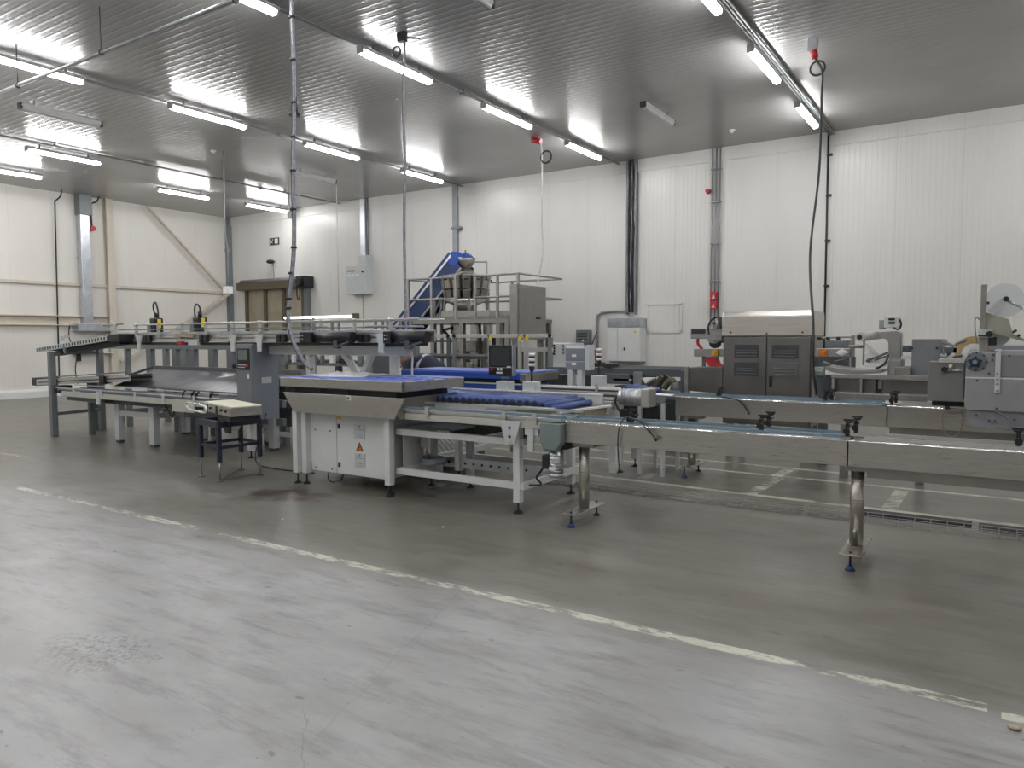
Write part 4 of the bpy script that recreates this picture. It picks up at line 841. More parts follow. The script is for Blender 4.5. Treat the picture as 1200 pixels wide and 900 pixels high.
# ------------------------------------------------------------------ upper conveyor bridge
t = T('upper_conveyor', 'long aluminium conveyor carried high above the line on grey steel portals', 'conveyor', (-8.5, 6.5, 1.5))
x0, x1 = -11.35, -5.35
for z, mt_, d_ in ((1.55, alu, 0), (1.60, alu, .01), (1.645, galv, 0)): t.p('side_profile', M().box(x0, x1, 6.24+d_, 6.27, z, z+.04), mt_, bev=.003)
t.p('side_profile', M().box(x0, x1, 6.62, 6.65, 1.55, 1.685), alu); t.p('belt', M().box(x0, x1, 6.27, 6.62, 1.655, 1.67), mat('green_belt', (.06, .13, .11), .5)); t.p('under_belt', M().box(x0+.2, x1-.1, 6.27, 6.62, 1.50, 1.535), blk)
t.p('guide_rail', M().box(x0+.2, x1-1.3, 6.2, 6.215, 1.715, 1.73), tgp, label='green grey guide strip'); t.p('guide_tube', M().cyl((x0+.6, 6.22, 1.795), (x1+.1, 6.22, 1.80), .011, 8), alu); t.p('guide_tube', M().cyl((x0+.6, 6.68, 1.80), (x1+.1, 6.68, 1.80), .011, 8), alu)
t.p('guide_tube', M().cyl((x0-.25, 6.22, 1.80), (x0+.3, 6.22, 1.815), .012, 8), con)
k = 0
x = x0+.1
while x < x1: t.p('rail_post', M().box(x-.01, x+.01, 6.2, 6.24, 1.6, 1.80).cyl((x-.03, 6.22, 1.80), (x+.03, 6.22, 1.80), .018, 8), alu); x += .56
for px in (172, 238, 329, 425): 
    q = W(px, 399, 6.2); t.p('drive_block', M().box(q.x-.085, q.x-.01, 6.19, 6.24, 1.54, 1.64).box(q.x+.01, q.x+.085, 6.19, 6.24, 1.54, 1.64), blk, bev=.01)
for px in (163, 273, 304, 447):
    q = W(px, 405, 6.2); t.p('support_bracket', M().prism([(q.x-.08, 1.64), (q.x+.08, 1.64), (q.x+.04, 1.53), (q.x+.04, 1.42), (q.x-.04, 1.42), (q.x-.04, 1.53)], 'y', 6.19, 6.21), gp, bev=.003)
t.p('sensor_box', M().box(-9.35, -9.15, 6.17, 6.22, 1.50, 1.56), gp); t.p('red_sensor', M().box(-9.62, -9.5, 6.17, 6.22, 1.51, 1.55), red, label='red sensor'); t.p('cream_box', M().box(-9.7, -9.3, 6.2, 6.24, 1.61, 1.66), brp)
for (p0, p1, p2) in ((354, 368, 412), (452, 461, 499)):
    a, c, e = W(p0, 397, 6.1).x, W(p1, 397, 6.1).x, W(p2, 397, 6.1).x
    t.p('roll_motor', M().box(a, c, 6.05, 6.2, 1.53, 1.665), blk, bev=.01); t.p('drum_motor', M().cyl((c, 6.13, 1.605), (e, 6.13, 1.60), .062, 18), blk, label='black rubber drum')
    for i in range(4): t.p('bolt_head', M().cyl((a+.03+.035*(i % 2), 6.045, 1.58+.04*(i//2)), (a+.03+.035*(i % 2), 6.05, 1.58+.04*(i//2)), .007, 8), wht)
    t.p('motor_bracket', M().box(e-.28, e-.22, 6.08, 6.15, 1.47, 1.56).bar((e-.25, 6.1, 1.49), (e-.05, 6.1, 1.55), .03, .02), dgp)
for px, lab in ((183, 'left of the two'), (234, 'right of the two')):
    q = W(px, 376, 6.45)
    t = T('yellow_marked_motor', 'black motor with yellow label and cable loop, %s on the upper conveyor' % lab, 'motor', (q.x, 6.45, 1.67), 'small black motors on the upper conveyor')
    bx = t.p('body', M().box(q.x-.07, q.x+.08, 6.38, 6.52, 1.67, 1.90), blk, bev=.02); t.p('yellow_label', M().box(q.x+.08, q.x+.086, 6.42, 6.475, 1.75, 1.88), yel, bx, label='yellow label')
    t.p('green_base', M().box(q.x-.1, q.x-.03, 6.36, 6.5, 1.67, 1.80), tgp); t.p('top_connector', M().cyl((q.x+.01, 6.45, 1.90), (q.x+.01, 6.45, 1.97), .03, 10), blk)
    t.p('cable_loop', M().tube([(q.x+.01, 6.45, 1.96), (q.x+.01, 6.45, 2.03), (q.x-.06, 6.45, 2.08), (q.x-.11, 6.45, 2.02), (q.x-.10, 6.45, 1.9), (q.x-.06, 6.45, 1.82)] if px > 200 else [(q.x+.01, 6.45, 1.96), (q.x-.05, 6.45, 2.0), (q.x-.06, 6.45, 2.10), (q.x, 6.45, 2.13), (q.x+.05, 6.45, 2.02), (q.x+.06, 6.45, 1.88)], .012, 8, True), cabm)

def portal(lab, x0, x1, legs, y, mt_, zt=1.49, hb=.11):
    t = T('steel_portal', lab, 'portal', ((x0+x1)/2, y, 0), 'grey steel portals carrying the upper conveyor')
    t.p('beam', M().box(x0, x1, y-.05, y+.05, zt-hb, zt), mt_, bev=.004)
    for lx, w_ in legs: t.p('leg', M().box(lx-w_/2, lx+w_/2, y-.045, y+.045, 0, zt-hb), mt_, bev=.004)
    return t
def X_(px, Y): return W(px, 430, Y).x
portal('left grey steel portal above the sheet metal chute', X_(120, 7.45), X_(292, 7.45), [(X_(150, 7.45), .07), (X_(177, 7.45), .14), (X_(207, 7.45), .12), (X_(227, 7.45), .16), (X_(250, 7.45), .14)], 7.45, mgp, 1.52)
portal('rear grey steel portal behind the sheet metal chute', X_(140, 8.2), X_(300, 8.2), [(X_(195, 8.2), .10), (X_(218, 8.2), .17), (X_(272, 8.2), .18)], 8.2, mgp, 1.50)
portal('grey steel portal between the control cabinet and the steel table', X_(306, 7.9), X_(375, 7.9), [(X_(329, 7.9), .1), (X_(366, 7.9), .09)], 7.9, mgp, 1.47)
tp = portal('right light grey portal with V struts behind the blue topped table', X_(318, 6.52), X_(479, 6.52), [(X_(364, 6.52), .07)], 6.52, wp, 1.49)
for (a0, a1, b0, b1) in ((403, 413, 419, 423), (437, 413, 426, 423)):
    tp.p('strut', M().bar(W(a0, a1, 6.5), W(b0, 438, 6.5), .07, .07, (0, 1, 0)), wp, bev=.003)
tp.p('strut_foot', M().box(W(413, 438, 6.5).x, W(430, 438, 6.5).x, 6.44, 6.58, 1.14, 1.165), blk)
tp.p('strut_leg', M().box(W(422, 438, 6.5).x-.05, W(422, 438, 6.5).x+.05, 6.46, 6.56, 0, 1.14), wp)
tp.p('end_leg', M().box(X_(459, 6.52), X_(466, 6.52), 6.48, 6.56, 0, 1.38), wp); tp.p('air_hose', M().tube([W(479, 408, 6.45), W(483, 416, 6.45), W(483, 430, 6.45), W(483, 440, 6.45)], .012, 8, True), cabw)
t = T('grey_panel_box', 'mid grey sheet metal box between the V struts and the bending person', 'box', (X_(448, 7.0), 7.0, .8))
t.p('shell', M().fb(436, 413, 457, 438, 7.4, .06), dgm, bev=.01); t.p('base_frame', M().box(X_(436, 7.4), X_(457, 7.4), 7.4, 7.46, 0, W(446, 438, 7.4).z), dgp)

# dark machinery and perforated rail behind the control cabinet
t = T('perforated_conveyor', 'conveyor with a white perforated side rail between control cabinet and steel table', 'conveyor', (-8.2, 7.4, 0))
a, c = W(306, 444, 7.2), W(333, 447, 7.2); ze = W(320, 450, 7.2).z
t.p('perforated_rail', M().box(a.x-.2, c.x+.1, 7.2, 7.23, ze, ze+.11), wht)
for k in range(9): t.p('rail_hole', M().box(a.x-.12+.085*k, a.x-.08+.085*k, 7.195, 7.2, ze+.02, ze+.085), dk)
t.p('deck', M().box(a.x-.3, c.x+.3, 7.23, 7.7, ze+.05, ze+.12), dgp); t.p('under_frame', M().box(a.x-.2, c.x+.2, 7.25, 7.3, .3, .8).box(a.x-.2, c.x+.2, 7.65, 7.7, .3, .9), dgp)
for px in (309, 320, 331): t.p('leg', M().box(X_(px, 7.3)-.04, X_(px, 7.3)+.04, 7.3, 7.38, 0, ze), mgp)
t.p('floor_rail', M().box(X_(306, 7.0), X_(345, 7.0), 6.95, 7.0, .2, .26), gp); t.p('motor', M().cyl((-7.35, 7.1, .75), (-7.15, 7.1, .75), .09, 14), blk)

# background conveyor with inspection light, behind the upper conveyor
t = T('inspection_conveyor', 'rear conveyor with thin guide rails and a lit tube seen above the upper conveyor', 'conveyor', (-11.5, 9.9, 0))
Y0 = 9.9
def zz(px, py, Y=Y0): return W(px, py, Y).z
za = 1.72
t.p('side_profile', M().box(X_(285, Y0), X_(485, Y0), Y0, Y0+.03, 1.5, 1.62), alu); t.p('belt', M().box(X_(285, Y0), X_(485, Y0), Y0+.03, Y0+.4, 1.56, 1.6), conv)
t.p('guide_tube', M().cyl((X_(430, Y0), Y0, zz(450, 382)), (X_(497, Y0), Y0, zz(480, 383)), .02, 8).cyl((X_(285, Y0), Y0+.4, zz(350, 384)), (X_(440, Y0), Y0+.4, zz(350, 384)), .015, 8), con)
t.p('top_rail', M().box(X_(365, Y0), X_(424, Y0), Y0+.2, Y0+.23, zz(395, 377.5), zz(395, 375.8)), brn); t.p('top_rail', M().box(X_(430, Y0), X_(478, Y0), Y0+.2, Y0+.23, zz(450, 375), zz(450, 372.5)), mgp)
for px in (368, 381, 389, 432, 440, 446, 461, 474): t.p('rail_post', M().box(X_(px, Y0)-.02, X_(px, Y0)+.02, Y0+.18, Y0+.22, 1.55, zz(px, 376)), mgp)
for px in (300, 345, 390, 440, 475): t.p('leg', M().box(X_(px, Y0)-.05, X_(px, Y0)+.05, Y0+.1, Y0+.2, 0, 1.5), mgp)
t.p('lower_beam', M().box(X_(285, Y0), X_(485, Y0), Y0-.05, Y0, 1.06, 1.12), mgp); t.p('lower_belt', M().box(X_(285, Y0), X_(485, Y0), Y0, Y0+.45, 1.08, 1.16), dgp)
for k in range(16): 
    px = 310+11*k; t.p('fitting', M().box(X_(px, Y0-.1), X_(px, Y0-.1)+.05+.05*(k % 3), Y0-.12, Y0-.05, 1.12, 1.2+.03*(k % 4)), (dk, alu, mgp, wht)[k % 4])
t = T('inspection_lamp', 'lit horizontal tube lamp low in front of the brown roller door', 'lamp', (X_(378, 9.9), 10.1, zz(378, 371)))
z = zz(378, 371.5); t.p('lit_tube', M().cyl((X_(335, 10.1), 10.1, zz(335, 372.3)), (X_(417, 10.1), 10.1, zz(417, 370.2)), .022, 12), mat('lit_tube_small', (1, 1, 1), .3, 0, 0, emit=3)); t.p('reflector', M().bar((X_(335, 10.1), 10.12, zz(335, 371.1)), (X_(418, 10.1), 10.12, zz(418, 368.6)), .05, .02), wp)
t.p('end_clip', M().box(X_(416, 10.1), X_(420, 10.1), 10.05, 10.15, z-.04, z+.06), brn); t.p('bracket', M().box(X_(368, 10.1), X_(370, 10.1), 10.08, 10.12, 1.5, z), mgp)

# ------------------------------------------------------------------ weigher platform
PY = 12.8; PYB = 14.6
def Xp(px, Y=PY, py=390): return W(px, py, Y).x
dz_ = 1.98
t = T('weigher_platform', 'raised stainless platform with guard rails carrying the multihead weigher', 'platform', (-9.8, 13.6, 0))
dx0, dx1 = Xp(479), Xp(596)
t.p('deck', M().box(dx0, dx1, PY, PYB, dz_-.09, dz_-.0), ssd, bev=.005)
t.p('toe_board', M().box(dx0, dx1, PY-.01, PY+.01, dz_, dz_+.06), mgp)
for x in (dx0+.06, Xp(506), Xp(540), Xp(583), dx1-.06):
    for y in (PY+.06, PYB-.06): t.p('leg', M().box(x-.05, x+.05, y-.05, y+.05, 0, dz_-.09), ssd)
zr = W(530, 325, PY).z
def rail(m, p, q, r=.022): m.cyl(p, q, r, 8); return m
for (xa, xb, y) in ((Xp(479), Xp(534), PY), (Xp(556), Xp(608), PY)):
    for z in (zr, (zr+dz_)/2): t.p('guard_rail', rail(M(), (xa, y, z), (xb, y, z)), sg)
for z in (zr, (zr+dz_)/2):
    t.p('guard_rail', rail(M(), (dx0, PY, z), (dx0, PYB, z)), sg); t.p('guard_rail', rail(M(), (Xp(608), PY, z), (Xp(608), PYB, z)), sg); t.p('guard_rail', rail(M(), (dx0, PYB, z), (Xp(608), PYB, z)), sg)
for px in (479, 506, 534, 557, 583, 607): t.p('rail_post', M().box(Xp(px)-.025, Xp(px)+.025, PY-.02, PY+.03, dz_, zr+.02), sg)
for px in (497, 515, 533, 572, 600): t.p('rail_post', M().box(Xp(px, PYB)-.025, Xp(px, PYB)+.025, PYB-.02, PYB+.03, dz_, zr+.02), sg)
t.p('weigher_base', M().box(Xp(517, 13.3), Xp(573, 13.3), 13.3, 14.3, dz_, dz_+.2), ss, bev=.01)
t.p('diagonal_brace', M().bar((Xp(505, 13.5), 13.5, 2.0), (Xp(517, 13.5), 13.5, 2.45), .03, .03).bar((Xp(511, 13.5), 13.5, 2.0), (Xp(519, 13.5), 13.5, 2.3), .03, .03), mgp)
for px in (509, 517): t.p('stair_post', M().box(Xp(px, 13.5)-.03, Xp(px, 13.5)+.03, 13.5, 13.55, 0, 2.5), mgp)

t = T('multihead_weigher', 'stainless multihead weigher with a ring of hoppers on the raised platform', 'weigher', (Xp(545, 13.7), 13.8, dz_+.2))
cx, cy = Xp(546, 13.8), 13.8
zt_ = W(546, 324, 13.8).z; zm_ = W(546, 345, 13.8).z; zl = dz_+.2
t.p('core', M().tube([(cx, cy, zm_-.05), (cx, cy, zm_+.2), (cx, cy, zt_), (cx, cy, zt_+.12), (cx, cy, zt_+.2)], [.28, .27, .24, .2, .08], 24), ssd)
for k in range(14):
    a = 6.28318*k/14; u = V((math.cos(a), math.sin(a), 0)); s_ = V((-u.y, u.x, 0))
    c0 = V((cx, cy, 0))+u*.62
    def hop(c, r1, r0, z1, z0, w1, w0):
        m = M(); c = V((cx, cy, 0)); vs = []
        for (rr, z, w_) in ((r1, z1, w1), (r0, z0, w0)):
            for i, j in ((-.09, -1), (.09, -1), (.09, 1), (-.09, 1)): vs.append(m.b.verts.new(c+u*(rr+i)+s_*(j*w_)+V((0, 0, z))))
        for f in ((3, 2, 1, 0), (4, 5, 6, 7), (0, 1, 5, 4), (1, 2, 6, 5), (2, 3, 7, 6), (3, 0, 4, 7)): m.b.faces.new([vs[i] for i in f])
        return m
    h1 = t.p('feed_hopper', hop(c0, .50, .44, zt_-.0, zt_-.30, .10, .085), ss, bev=.008); h2 = t.p('weigh_hopper', hop(c0, .44, .40, zt_-.33, zm_-.10, .095, .075), ssd, bev=.008)
    p = V((cx, cy, zt_-.1))+u*.60; t.p('hopper_latch', M().cyl(p-s_*.05, p+s_*.05, .015, 8), dk, h1)
    p = V((cx, cy, zt_))+u*.42; t.p('feed_pan', M().bar(V((cx, cy, zt_+.06))+u*.2, p+V((0, 0, .01)), .13, .03), ss)
t.p('discharge_cone', M().tube([(cx, cy, zm_-.12), (cx, cy, zl+.12), (cx, cy, zl)], [.52, .24, .18], 20), ss)
t.p('infeed_funnel', M().tube([(cx, cy, zt_+.42), (cx, cy, zt_+.3), (cx, cy, zt_+.16)], [.24, .2, .1], 16), ssd)
for a in range(4): u = V((math.cos(.8+a*1.57), math.sin(.8+a*1.57), 0)); t.p('support_arm', M().bar(V((cx, cy, zl))+u*.5, V((cx, cy, zm_))+u*.47, .04, .04), mgp)
t.p('sensor_arm', M().cyl((cx-.55, cy, zt_+.35), (cx+.6, cy, zt_+.3), .015, 8).cyl((cx+.6, cy, zt_+.3), (cx+.6, cy, zt_-.1), .015, 8).cyl((cx, cy, zt_+.3), (cx, cy, zt_+.6), .02, 8), ssd)

t = T('bucket_elevator', 'steep blue belt elevator rising to the top of the multihead weigher', 'elevator', (Xp(500, 12.6), 12.6, 0))
EY = 13.6
lo, hi = W(462, 392, EY), W(532, 303, EY); lo = lo+(lo-hi)*.35; dr = (hi-lo).normalized(); nn = V((-dr.z, 0, dr.x))
def off(p, n_, y): return p+nn*n_+V((0, y, 0))
t.p('belt_trough', M().bar(off(lo, 0, .25), off(hi, 0, .25), .42, .26, nn), blu, label='blue belt')
for y in (.0, .5): t.p('side_panel', M().bar(off(lo, -.04, y), off(hi, -.04, y), .025, .50, nn), navb); t.p('edge_profile', M().bar(off(lo, .1, y-.02), off(hi, .1, y-.02), .03, .05, nn), galv)
t.p('edge_profile', M().bar(off(lo, -.30, .0), off(hi, -.30, .0), .04, .04, nn), ssd)
t.p('head_roller', M().cyl(off(hi, 0, -.03), off(hi, 0, .55), .16, 20), bld, label='blue head pulley'); t.p('head_hood', M().tube([off(hi, 0, .25), off(hi, 0, .25)+V((.15, 0, -.02)), off(hi, 0, .25)+V((.19, 0, -.03))], [.17, .17, .13], 14), bld)
L0 = (hi-lo).length; k = .1
while k < L0: p = lo+dr*k; t.p('belt_flight', M().bar(off(p, .13, .05), off(p, .13, .45), .02, .09, nn), blu); k += .3
for f in (.35, .7): p = lo.lerp(hi, f); t.p('support_leg', M().box(p.x-.04, p.x+.04, EY+.1, EY+.18, 0, p.z-.15), ssd); 
t.p('foot_frame', M().box(lo.x-.3, lo.x+.3, EY, EY+.5, 0, max(.1, lo.z-.1)), ssd)

t = T('bagging_machine', 'upright stainless bagging machine below the multihead weigher', 'packing machine', (Xp(548, 13.3), 13.4, 0))
for px0, px1 in ((531, 538), (551, 559), (566, 573)): t.p('column', M().box(Xp(px0, 13.2), Xp(px1, 13.2), 13.2, 13.35, 0, dz_-.1), ss, bev=.01)
t.p('forming_tube', M().cyl((cx-.05, 13.5, .7), (cx-.05, 13.5, 1.9), .13, 16), alu); t.p('jaw_box', M().fb(532, 400, 558, 412, 13.1, .4), ssd, bev=.01); t.p('jaw_box', M().fb(536, 425, 552, 436, 13.15, .4), ss, bev=.01)
t.p('body', M().box(Xp(526, 13.6), Xp(565, 13.6), 13.6, 14.2, 0, 1.5), mgp, bev=.01); t.p('film_arm', M().bar(W(519, 387, 13.2), W(531, 384, 13.2), .06, .05).bar(W(519, 387, 13.2), W(524, 392, 13.2), .05, .05), dk)
t.p('side_box', M().fb(575, 393, 583, 411, 13.3, .3), dk, bev=.01); t.p('cable_bundle', M().tube([W(562, 380, 13.1), W(563, 400, 13.1), W(561, 430, 13.1)], .03, 8, True), cabm)

t = T('steel_cabinet', 'large grey steel cabinet standing at the right end of the weigher platform', 'cabinet', (-7.9, 12.6, 0))
a = W(597, 337, 12.3); xs = W(606, 370, 12.3).x; yb = XP(640, 370, xs).y
zb_ = XP(640, 398, xs).z; zt_c = XP(640, 336.5, xs).z
t.p('body', M().box(a.x, xs, 12.3, yb, zb_, zt_c), ssd, bev=.012); t.p('door', M().box(xs, xs+.015, 12.36, yb-.05, zb_+.05, zt_c-.05), mat('cabinet_door_grey', (.27, .27, .26), .4, .6), bev=.006)
t.p('handle', M().box(xs+.015, xs+.04, 13.0, 13.15, zb_+.42, zb_+.46), dk); t.p('stand', M().box(a.x+.02, xs-.02, 12.35, 12.42, 0, zb_).box(a.x+.02, xs-.02, yb-.1, yb-.03, 0, zb_), ssd)
t.p('dark_window', M().fb(601, 407, 612, 436, 12.2, .08), dk)

# lower mezzanine rail frame with yellow tags
RY = 11.2
t = T('barrier_frame', 'grey tubular rail frame with yellow tags in front of the weigher platform', 'frame', (Xp(570, RY), RY, 0))
zt1 = W(560, 391.5, RY).z; zt2 = W(560, 415, RY).z
t.p('top_rail', M().box(Xp(500, RY), Xp(648, RY), RY-.03, RY+.03, zt1-.07, zt1), alu, bev=.005); t.p('lower_rail', M().box(Xp(491, RY), Xp(583, RY), RY-.02, RY+.02, zt2-.04, zt2), mgp); t.p('lower_rail', M().box(Xp(612, RY), Xp(648, RY), RY-.02, RY+.02, W(630, 412, RY).z, W(630, 412, RY).z+.07), alu)
t.p('dark_rail', M().box(Xp(498, RY), Xp(530, RY), RY-.02, RY+.02, W(515, 401, RY).z, W(515, 399, RY).z), dgp)
for px, w_, mt_ in ((484, .1, mgp), (489, .06, mgp), (526, .07, dgp), (533, .07, mgp), (574, .05, alu), (609, .05, alu), (616, .05, alu), (645, .07, mgp)):
    t.p('post', M().box(Xp(px, RY)-w_/2, Xp(px, RY)+w_/2, RY-.03, RY+.03, 0, zt1), mt_)
for px in (574.5, 609, 617): q = W(px, 395.5, RY-.05); t.p('yellow_tag', M().box(q.x-.028, q.x+.028, RY-.05, RY-.03, q.z-.06, q.z+.04), yel, label='yellow tag')
t.p('short_deck', M().box(Xp(505, RY), Xp(575, RY), RY+.05, RY+.6, zt2-.1, zt2-.03), mgp)
t = T('louvred_cabinet', 'grey cabinet with small dark louvres right of the rail frame', 'cabinet', (Xp(655, 11.8), 11.9, 0))
t.p('body', M().fb(646, 402, 669, 450, 11.8, .5), gp, bev=.01)
for k in range(4): a = W(647, 405+3.2*k, 11.79); t.p('louvre', M().box(a.x, a.x+.06, 11.785, 11.8, a.z-.02, a.z+.02), dk)
for k in range(3): a = W(659, 405+4*k, 11.79); t.p('louvre', M().box(a.x, a.x+.03, 11.785, 11.8, a.z-.03, a.z+.02), mgp)
t.p('base', M().box(Xp(646, 11.9), Xp(669, 11.9), 11.9, 12.3, 0, .7), dgp)
t = T('dark_conveyor', 'dark grey conveyor with loose parts behind the second line, below the white cabinet', 'conveyor', (-5.8, 10.6, 0))
DY = 10.6
t.p('side_beam', M().box(X_(640, DY), X_(806, DY), DY, DY+.06, W(720, 440, DY).z, W(720, 431.5, DY).z), dgp, bev=.005); t.p('upper_beam', M().box(X_(690, DY), X_(795, DY), DY+.4, DY+.45, W(740, 432, DY+.4).z, W(740, 428.5, DY+.4).z), mgp)
t.p('belt', M().box(X_(640, DY), X_(806, DY), DY+.06, DY+.4, W(720, 436, DY).z, W(720, 433, DY).z), dk)
for px in (646, 700, 740, 760, 800): t.p('leg', M().box(X_(px, DY)-.05, X_(px, DY)+.05, DY+.1, DY+.2, 0, W(px, 437, DY).z), dgp)
for (x0_, y0_, x1_, y1_, mt_) in ((642, 440, 660, 452, dk), (684, 440, 700, 456, dk), (708, 438, 738, 450, dgp), (742, 436, 752, 455, mgp), (797, 434, 806, 458, dgp), (690, 425, 700, 430, dk), (707, 426, 716, 431, dk), (718, 443, 738, 447, wht), (720, 452, 735, 458, dk)):
    t.p('housing', M().fb(x0_, y0_, x1_, y1_, DY-.05, .3), mt_, bev=.01)
t.p('striped_arm', M().bar(W(765, 456, 9.8), W(776, 441, 9.8), .05, .06), brn).data; t.p('striped_arm', M().bar(W(770, 458, 9.8), W(783, 441, 9.8), .06, .08), blk)
t.p('ribbed_hose', M().tube([W(778, 455, 9.8), W(785, 446, 9.8), W(790, 450, 9.8), W(788, 460, 9.8)], .05, 8, True), mat('olive_hose', (.09, .085, .045), .6)); t.p('white_bag', M().prism([(W(752, 443, 10).x, W(752, 443, 10).z), (W(766, 443, 10).x, W(766, 443, 10).z), (W(756, 449, 10).x, W(756, 449.5, 10).z)], 'y', 10, 10.15), wht)
t.p('motor', M().cyl(W(800, 455, 9.7), W(792, 458, 9.7), .11, 12), dgp); t.p('floor_stand', M().box(X_(775, 9.8), X_(795, 9.8), 9.8, 9.95, 0, .75), dk)

# ------------------------------------------------------------------ shrink cabinet machine
t = T('shrink_cabinet', 'stainless two-door machine cabinet with rounded lighter hood at right', 'machine', (-2.5, 10, 0))
SY = 9.7; x0, x1 = W(847.5, 420, SY).x, W(951, 420, SY).x; zt, zs = W(900, 364.5, SY).z, W(900, 394, SY).z; yb = XP(965, 400, x1).y
zb_ = .45
t.p('hood', M().prism([(SY-.02, zs), (SY-.02, zt-.06), (SY+.03, zt), (yb-.05, zt), (yb, zt-.06), (yb, zs)], 'x', x0-.02, x1+.01), mat('bright_hood_steel', (.62, .59, .54), .32, .9, .06, 3, .04, (1, 1, 12)), bev=.012)
t.p('carcass', M().box(x0, x1, SY, yb, zb_, zs), carc, bev=.006)
xm = W(899, 420, SY).x
for a, c, wins in ((x0+.01, xm-.006, (861, 890)), (xm+.006, x1-.01, (905, 936))):
    dr_ = t.p('door', M().box(a, c, SY-.02, SY, zb_+.03, zs-.01), carc, bev=.006)
    for (ya, yb2) in ((404, 420), (425, 441)):
        wx0, wx1 = W(wins[0], 415, SY).x, W(wins[1], 415, SY).x; wz0, wz1 = W(900, yb2, SY).z, W(900, ya, SY).z
        t.p('window', M().box(wx0, wx1, SY-.026, SY-.02, wz0, wz1), mat('tinted_window', (.055, .055, .06), .18) if wins[0] < 900 or ya < 420 else mat('grey_window', (.13, .13, .13), .2), dr_, bev=.002)
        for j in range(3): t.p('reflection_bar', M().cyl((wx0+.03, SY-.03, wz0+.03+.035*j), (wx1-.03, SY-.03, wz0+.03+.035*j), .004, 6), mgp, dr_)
q = W(904, 447, SY); t.p('handle', M().box(q.x-.018, q.x+.012, SY-.05, SY-.02, q.z-.07, q.z+.07), blk, bev=.005)
for px in (857, 941): q = W(px, 389.5, SY); t.p('hood_lock', M().cyl((q.x, SY-.035, q.z), (q.x, SY-.02, q.z), .012, 8), dk)
q = W(899, 391, SY); t.p('warning_mark', M().prism([(q.x-.02, q.z-.015), (q.x+.02, q.z-.015), (q.x, q.z+.02)], 'y', SY-.03, SY-.02), brn)
for x in (x0+.08, x1-.08): 
    for y in (SY+.08, yb-.08): t.p('leg', M().box(x-.04, x+.04, y-.04, y+.04, 0, zb_), ssd)
t = T('infeed_table', 'dull steel infeed table with sloped skirt left of the shrink cabinet', 'table', (-3.4, 9.8, 0))
a, c = W(807, 434, SY), W(847, 433, SY)
zt3 = W(830, 431, SY).z; t.p('skirt', M().prism([(a.x, zt3), (x0-.01, zt3+.02), (x0-.01, W(846, 462, SY).z), (a.x, W(806, 458, SY).z)], 'y', SY+.02, SY+.75), carc, bev=.01); t.p('end_post', M().box(a.x-.05, a.x, SY-.02, SY+.04, 0, zt3), sg)
t.p('leg', M().box(a.x+.03, a.x+.09, SY+.1, SY+.16, 0, .7), ssd)
t = T('print_unit', 'overhead film print unit with small display, yellow button and red reel beside the shrink cabinet', 'machine', (-3.4, 9.9, 1.3))
UY = 9.9
t.p('beam', M().box(W(813, 413, UY).x, x0-.02, UY, UY+.12, W(830, 418, UY).z, W(830, 409, UY).z), sg, bev=.005); t.p('beam_post', M().box(W(822, 425, UY).x, W(822, 425, UY).x+.04, UY+.02, UY+.06, 1.15, 1.4), dgp)
q = W(838.5, 413.5, UY); t.p('yellow_button', M().box(q.x-.045, q.x+.045, UY-.04, UY, q.z-.04, q.z+.04).cyl((q.x, UY-.06, q.z), (q.x, UY-.04, q.z), .02, 10), yed, bev=.004, label='yellow button block')
t.p('display', M().fb(809, 385, 828, 397, UY, .1), sg, bev=.008); t.p('display_screen', M().fb(810.5, 386, 826.5, 391, UY-.01, .01), scr); t.p('display_arm', M().tube([W(818, 397, UY+.03), W(818, 403, UY+.03), W(823, 409, UY+.03)], .02, 8, True), red)
q = W(838, 392, UY); t.p('print_wheel', M().cyl((q.x, UY-.05, q.z), (q.x, UY+.12, q.z), .12, 20), sg); t.p('print_head', M().fb(834, 390, 846, 400, UY-.12, .1), sg, bev=.01); t.p('print_frame', M().fb(842, 372, 848, 402, UY-.02, .2), dgp)
t.p('cable', M().tube([W(831, 392, UY-.05), W(830, 382, UY-.05), W(835, 374, UY-.05), W(843, 371, UY-.05)], .012, 8, True), cabm); q = W(838, 402, UY); t.p('black_wheel', M().cyl((q.x, UY-.04, q.z), (q.x, UY+.06, q.z), .07, 16), blk)
for k in range(6): q = W(834+2*k, 377+random.uniform(0, 12), UY-.08); t.p('fitting', M().box(q.x-.02, q.x+.02, UY-.09, UY-.02, q.z-.02, q.z+.02), (alu, dgp, sg)[k % 3])
rp = [W(824, 418.5, UY), W(838, 418.5, UY), W(841, 426, UY), W(847, 428, UY), W(847, 430, UY), W(833, 430.5, UY), W(828, 427, UY)]
t.p('red_reel', M().prism([(p.x, p.z) for p in rp], 'y', UY+.02, UY+.14), red, label='red film guide')

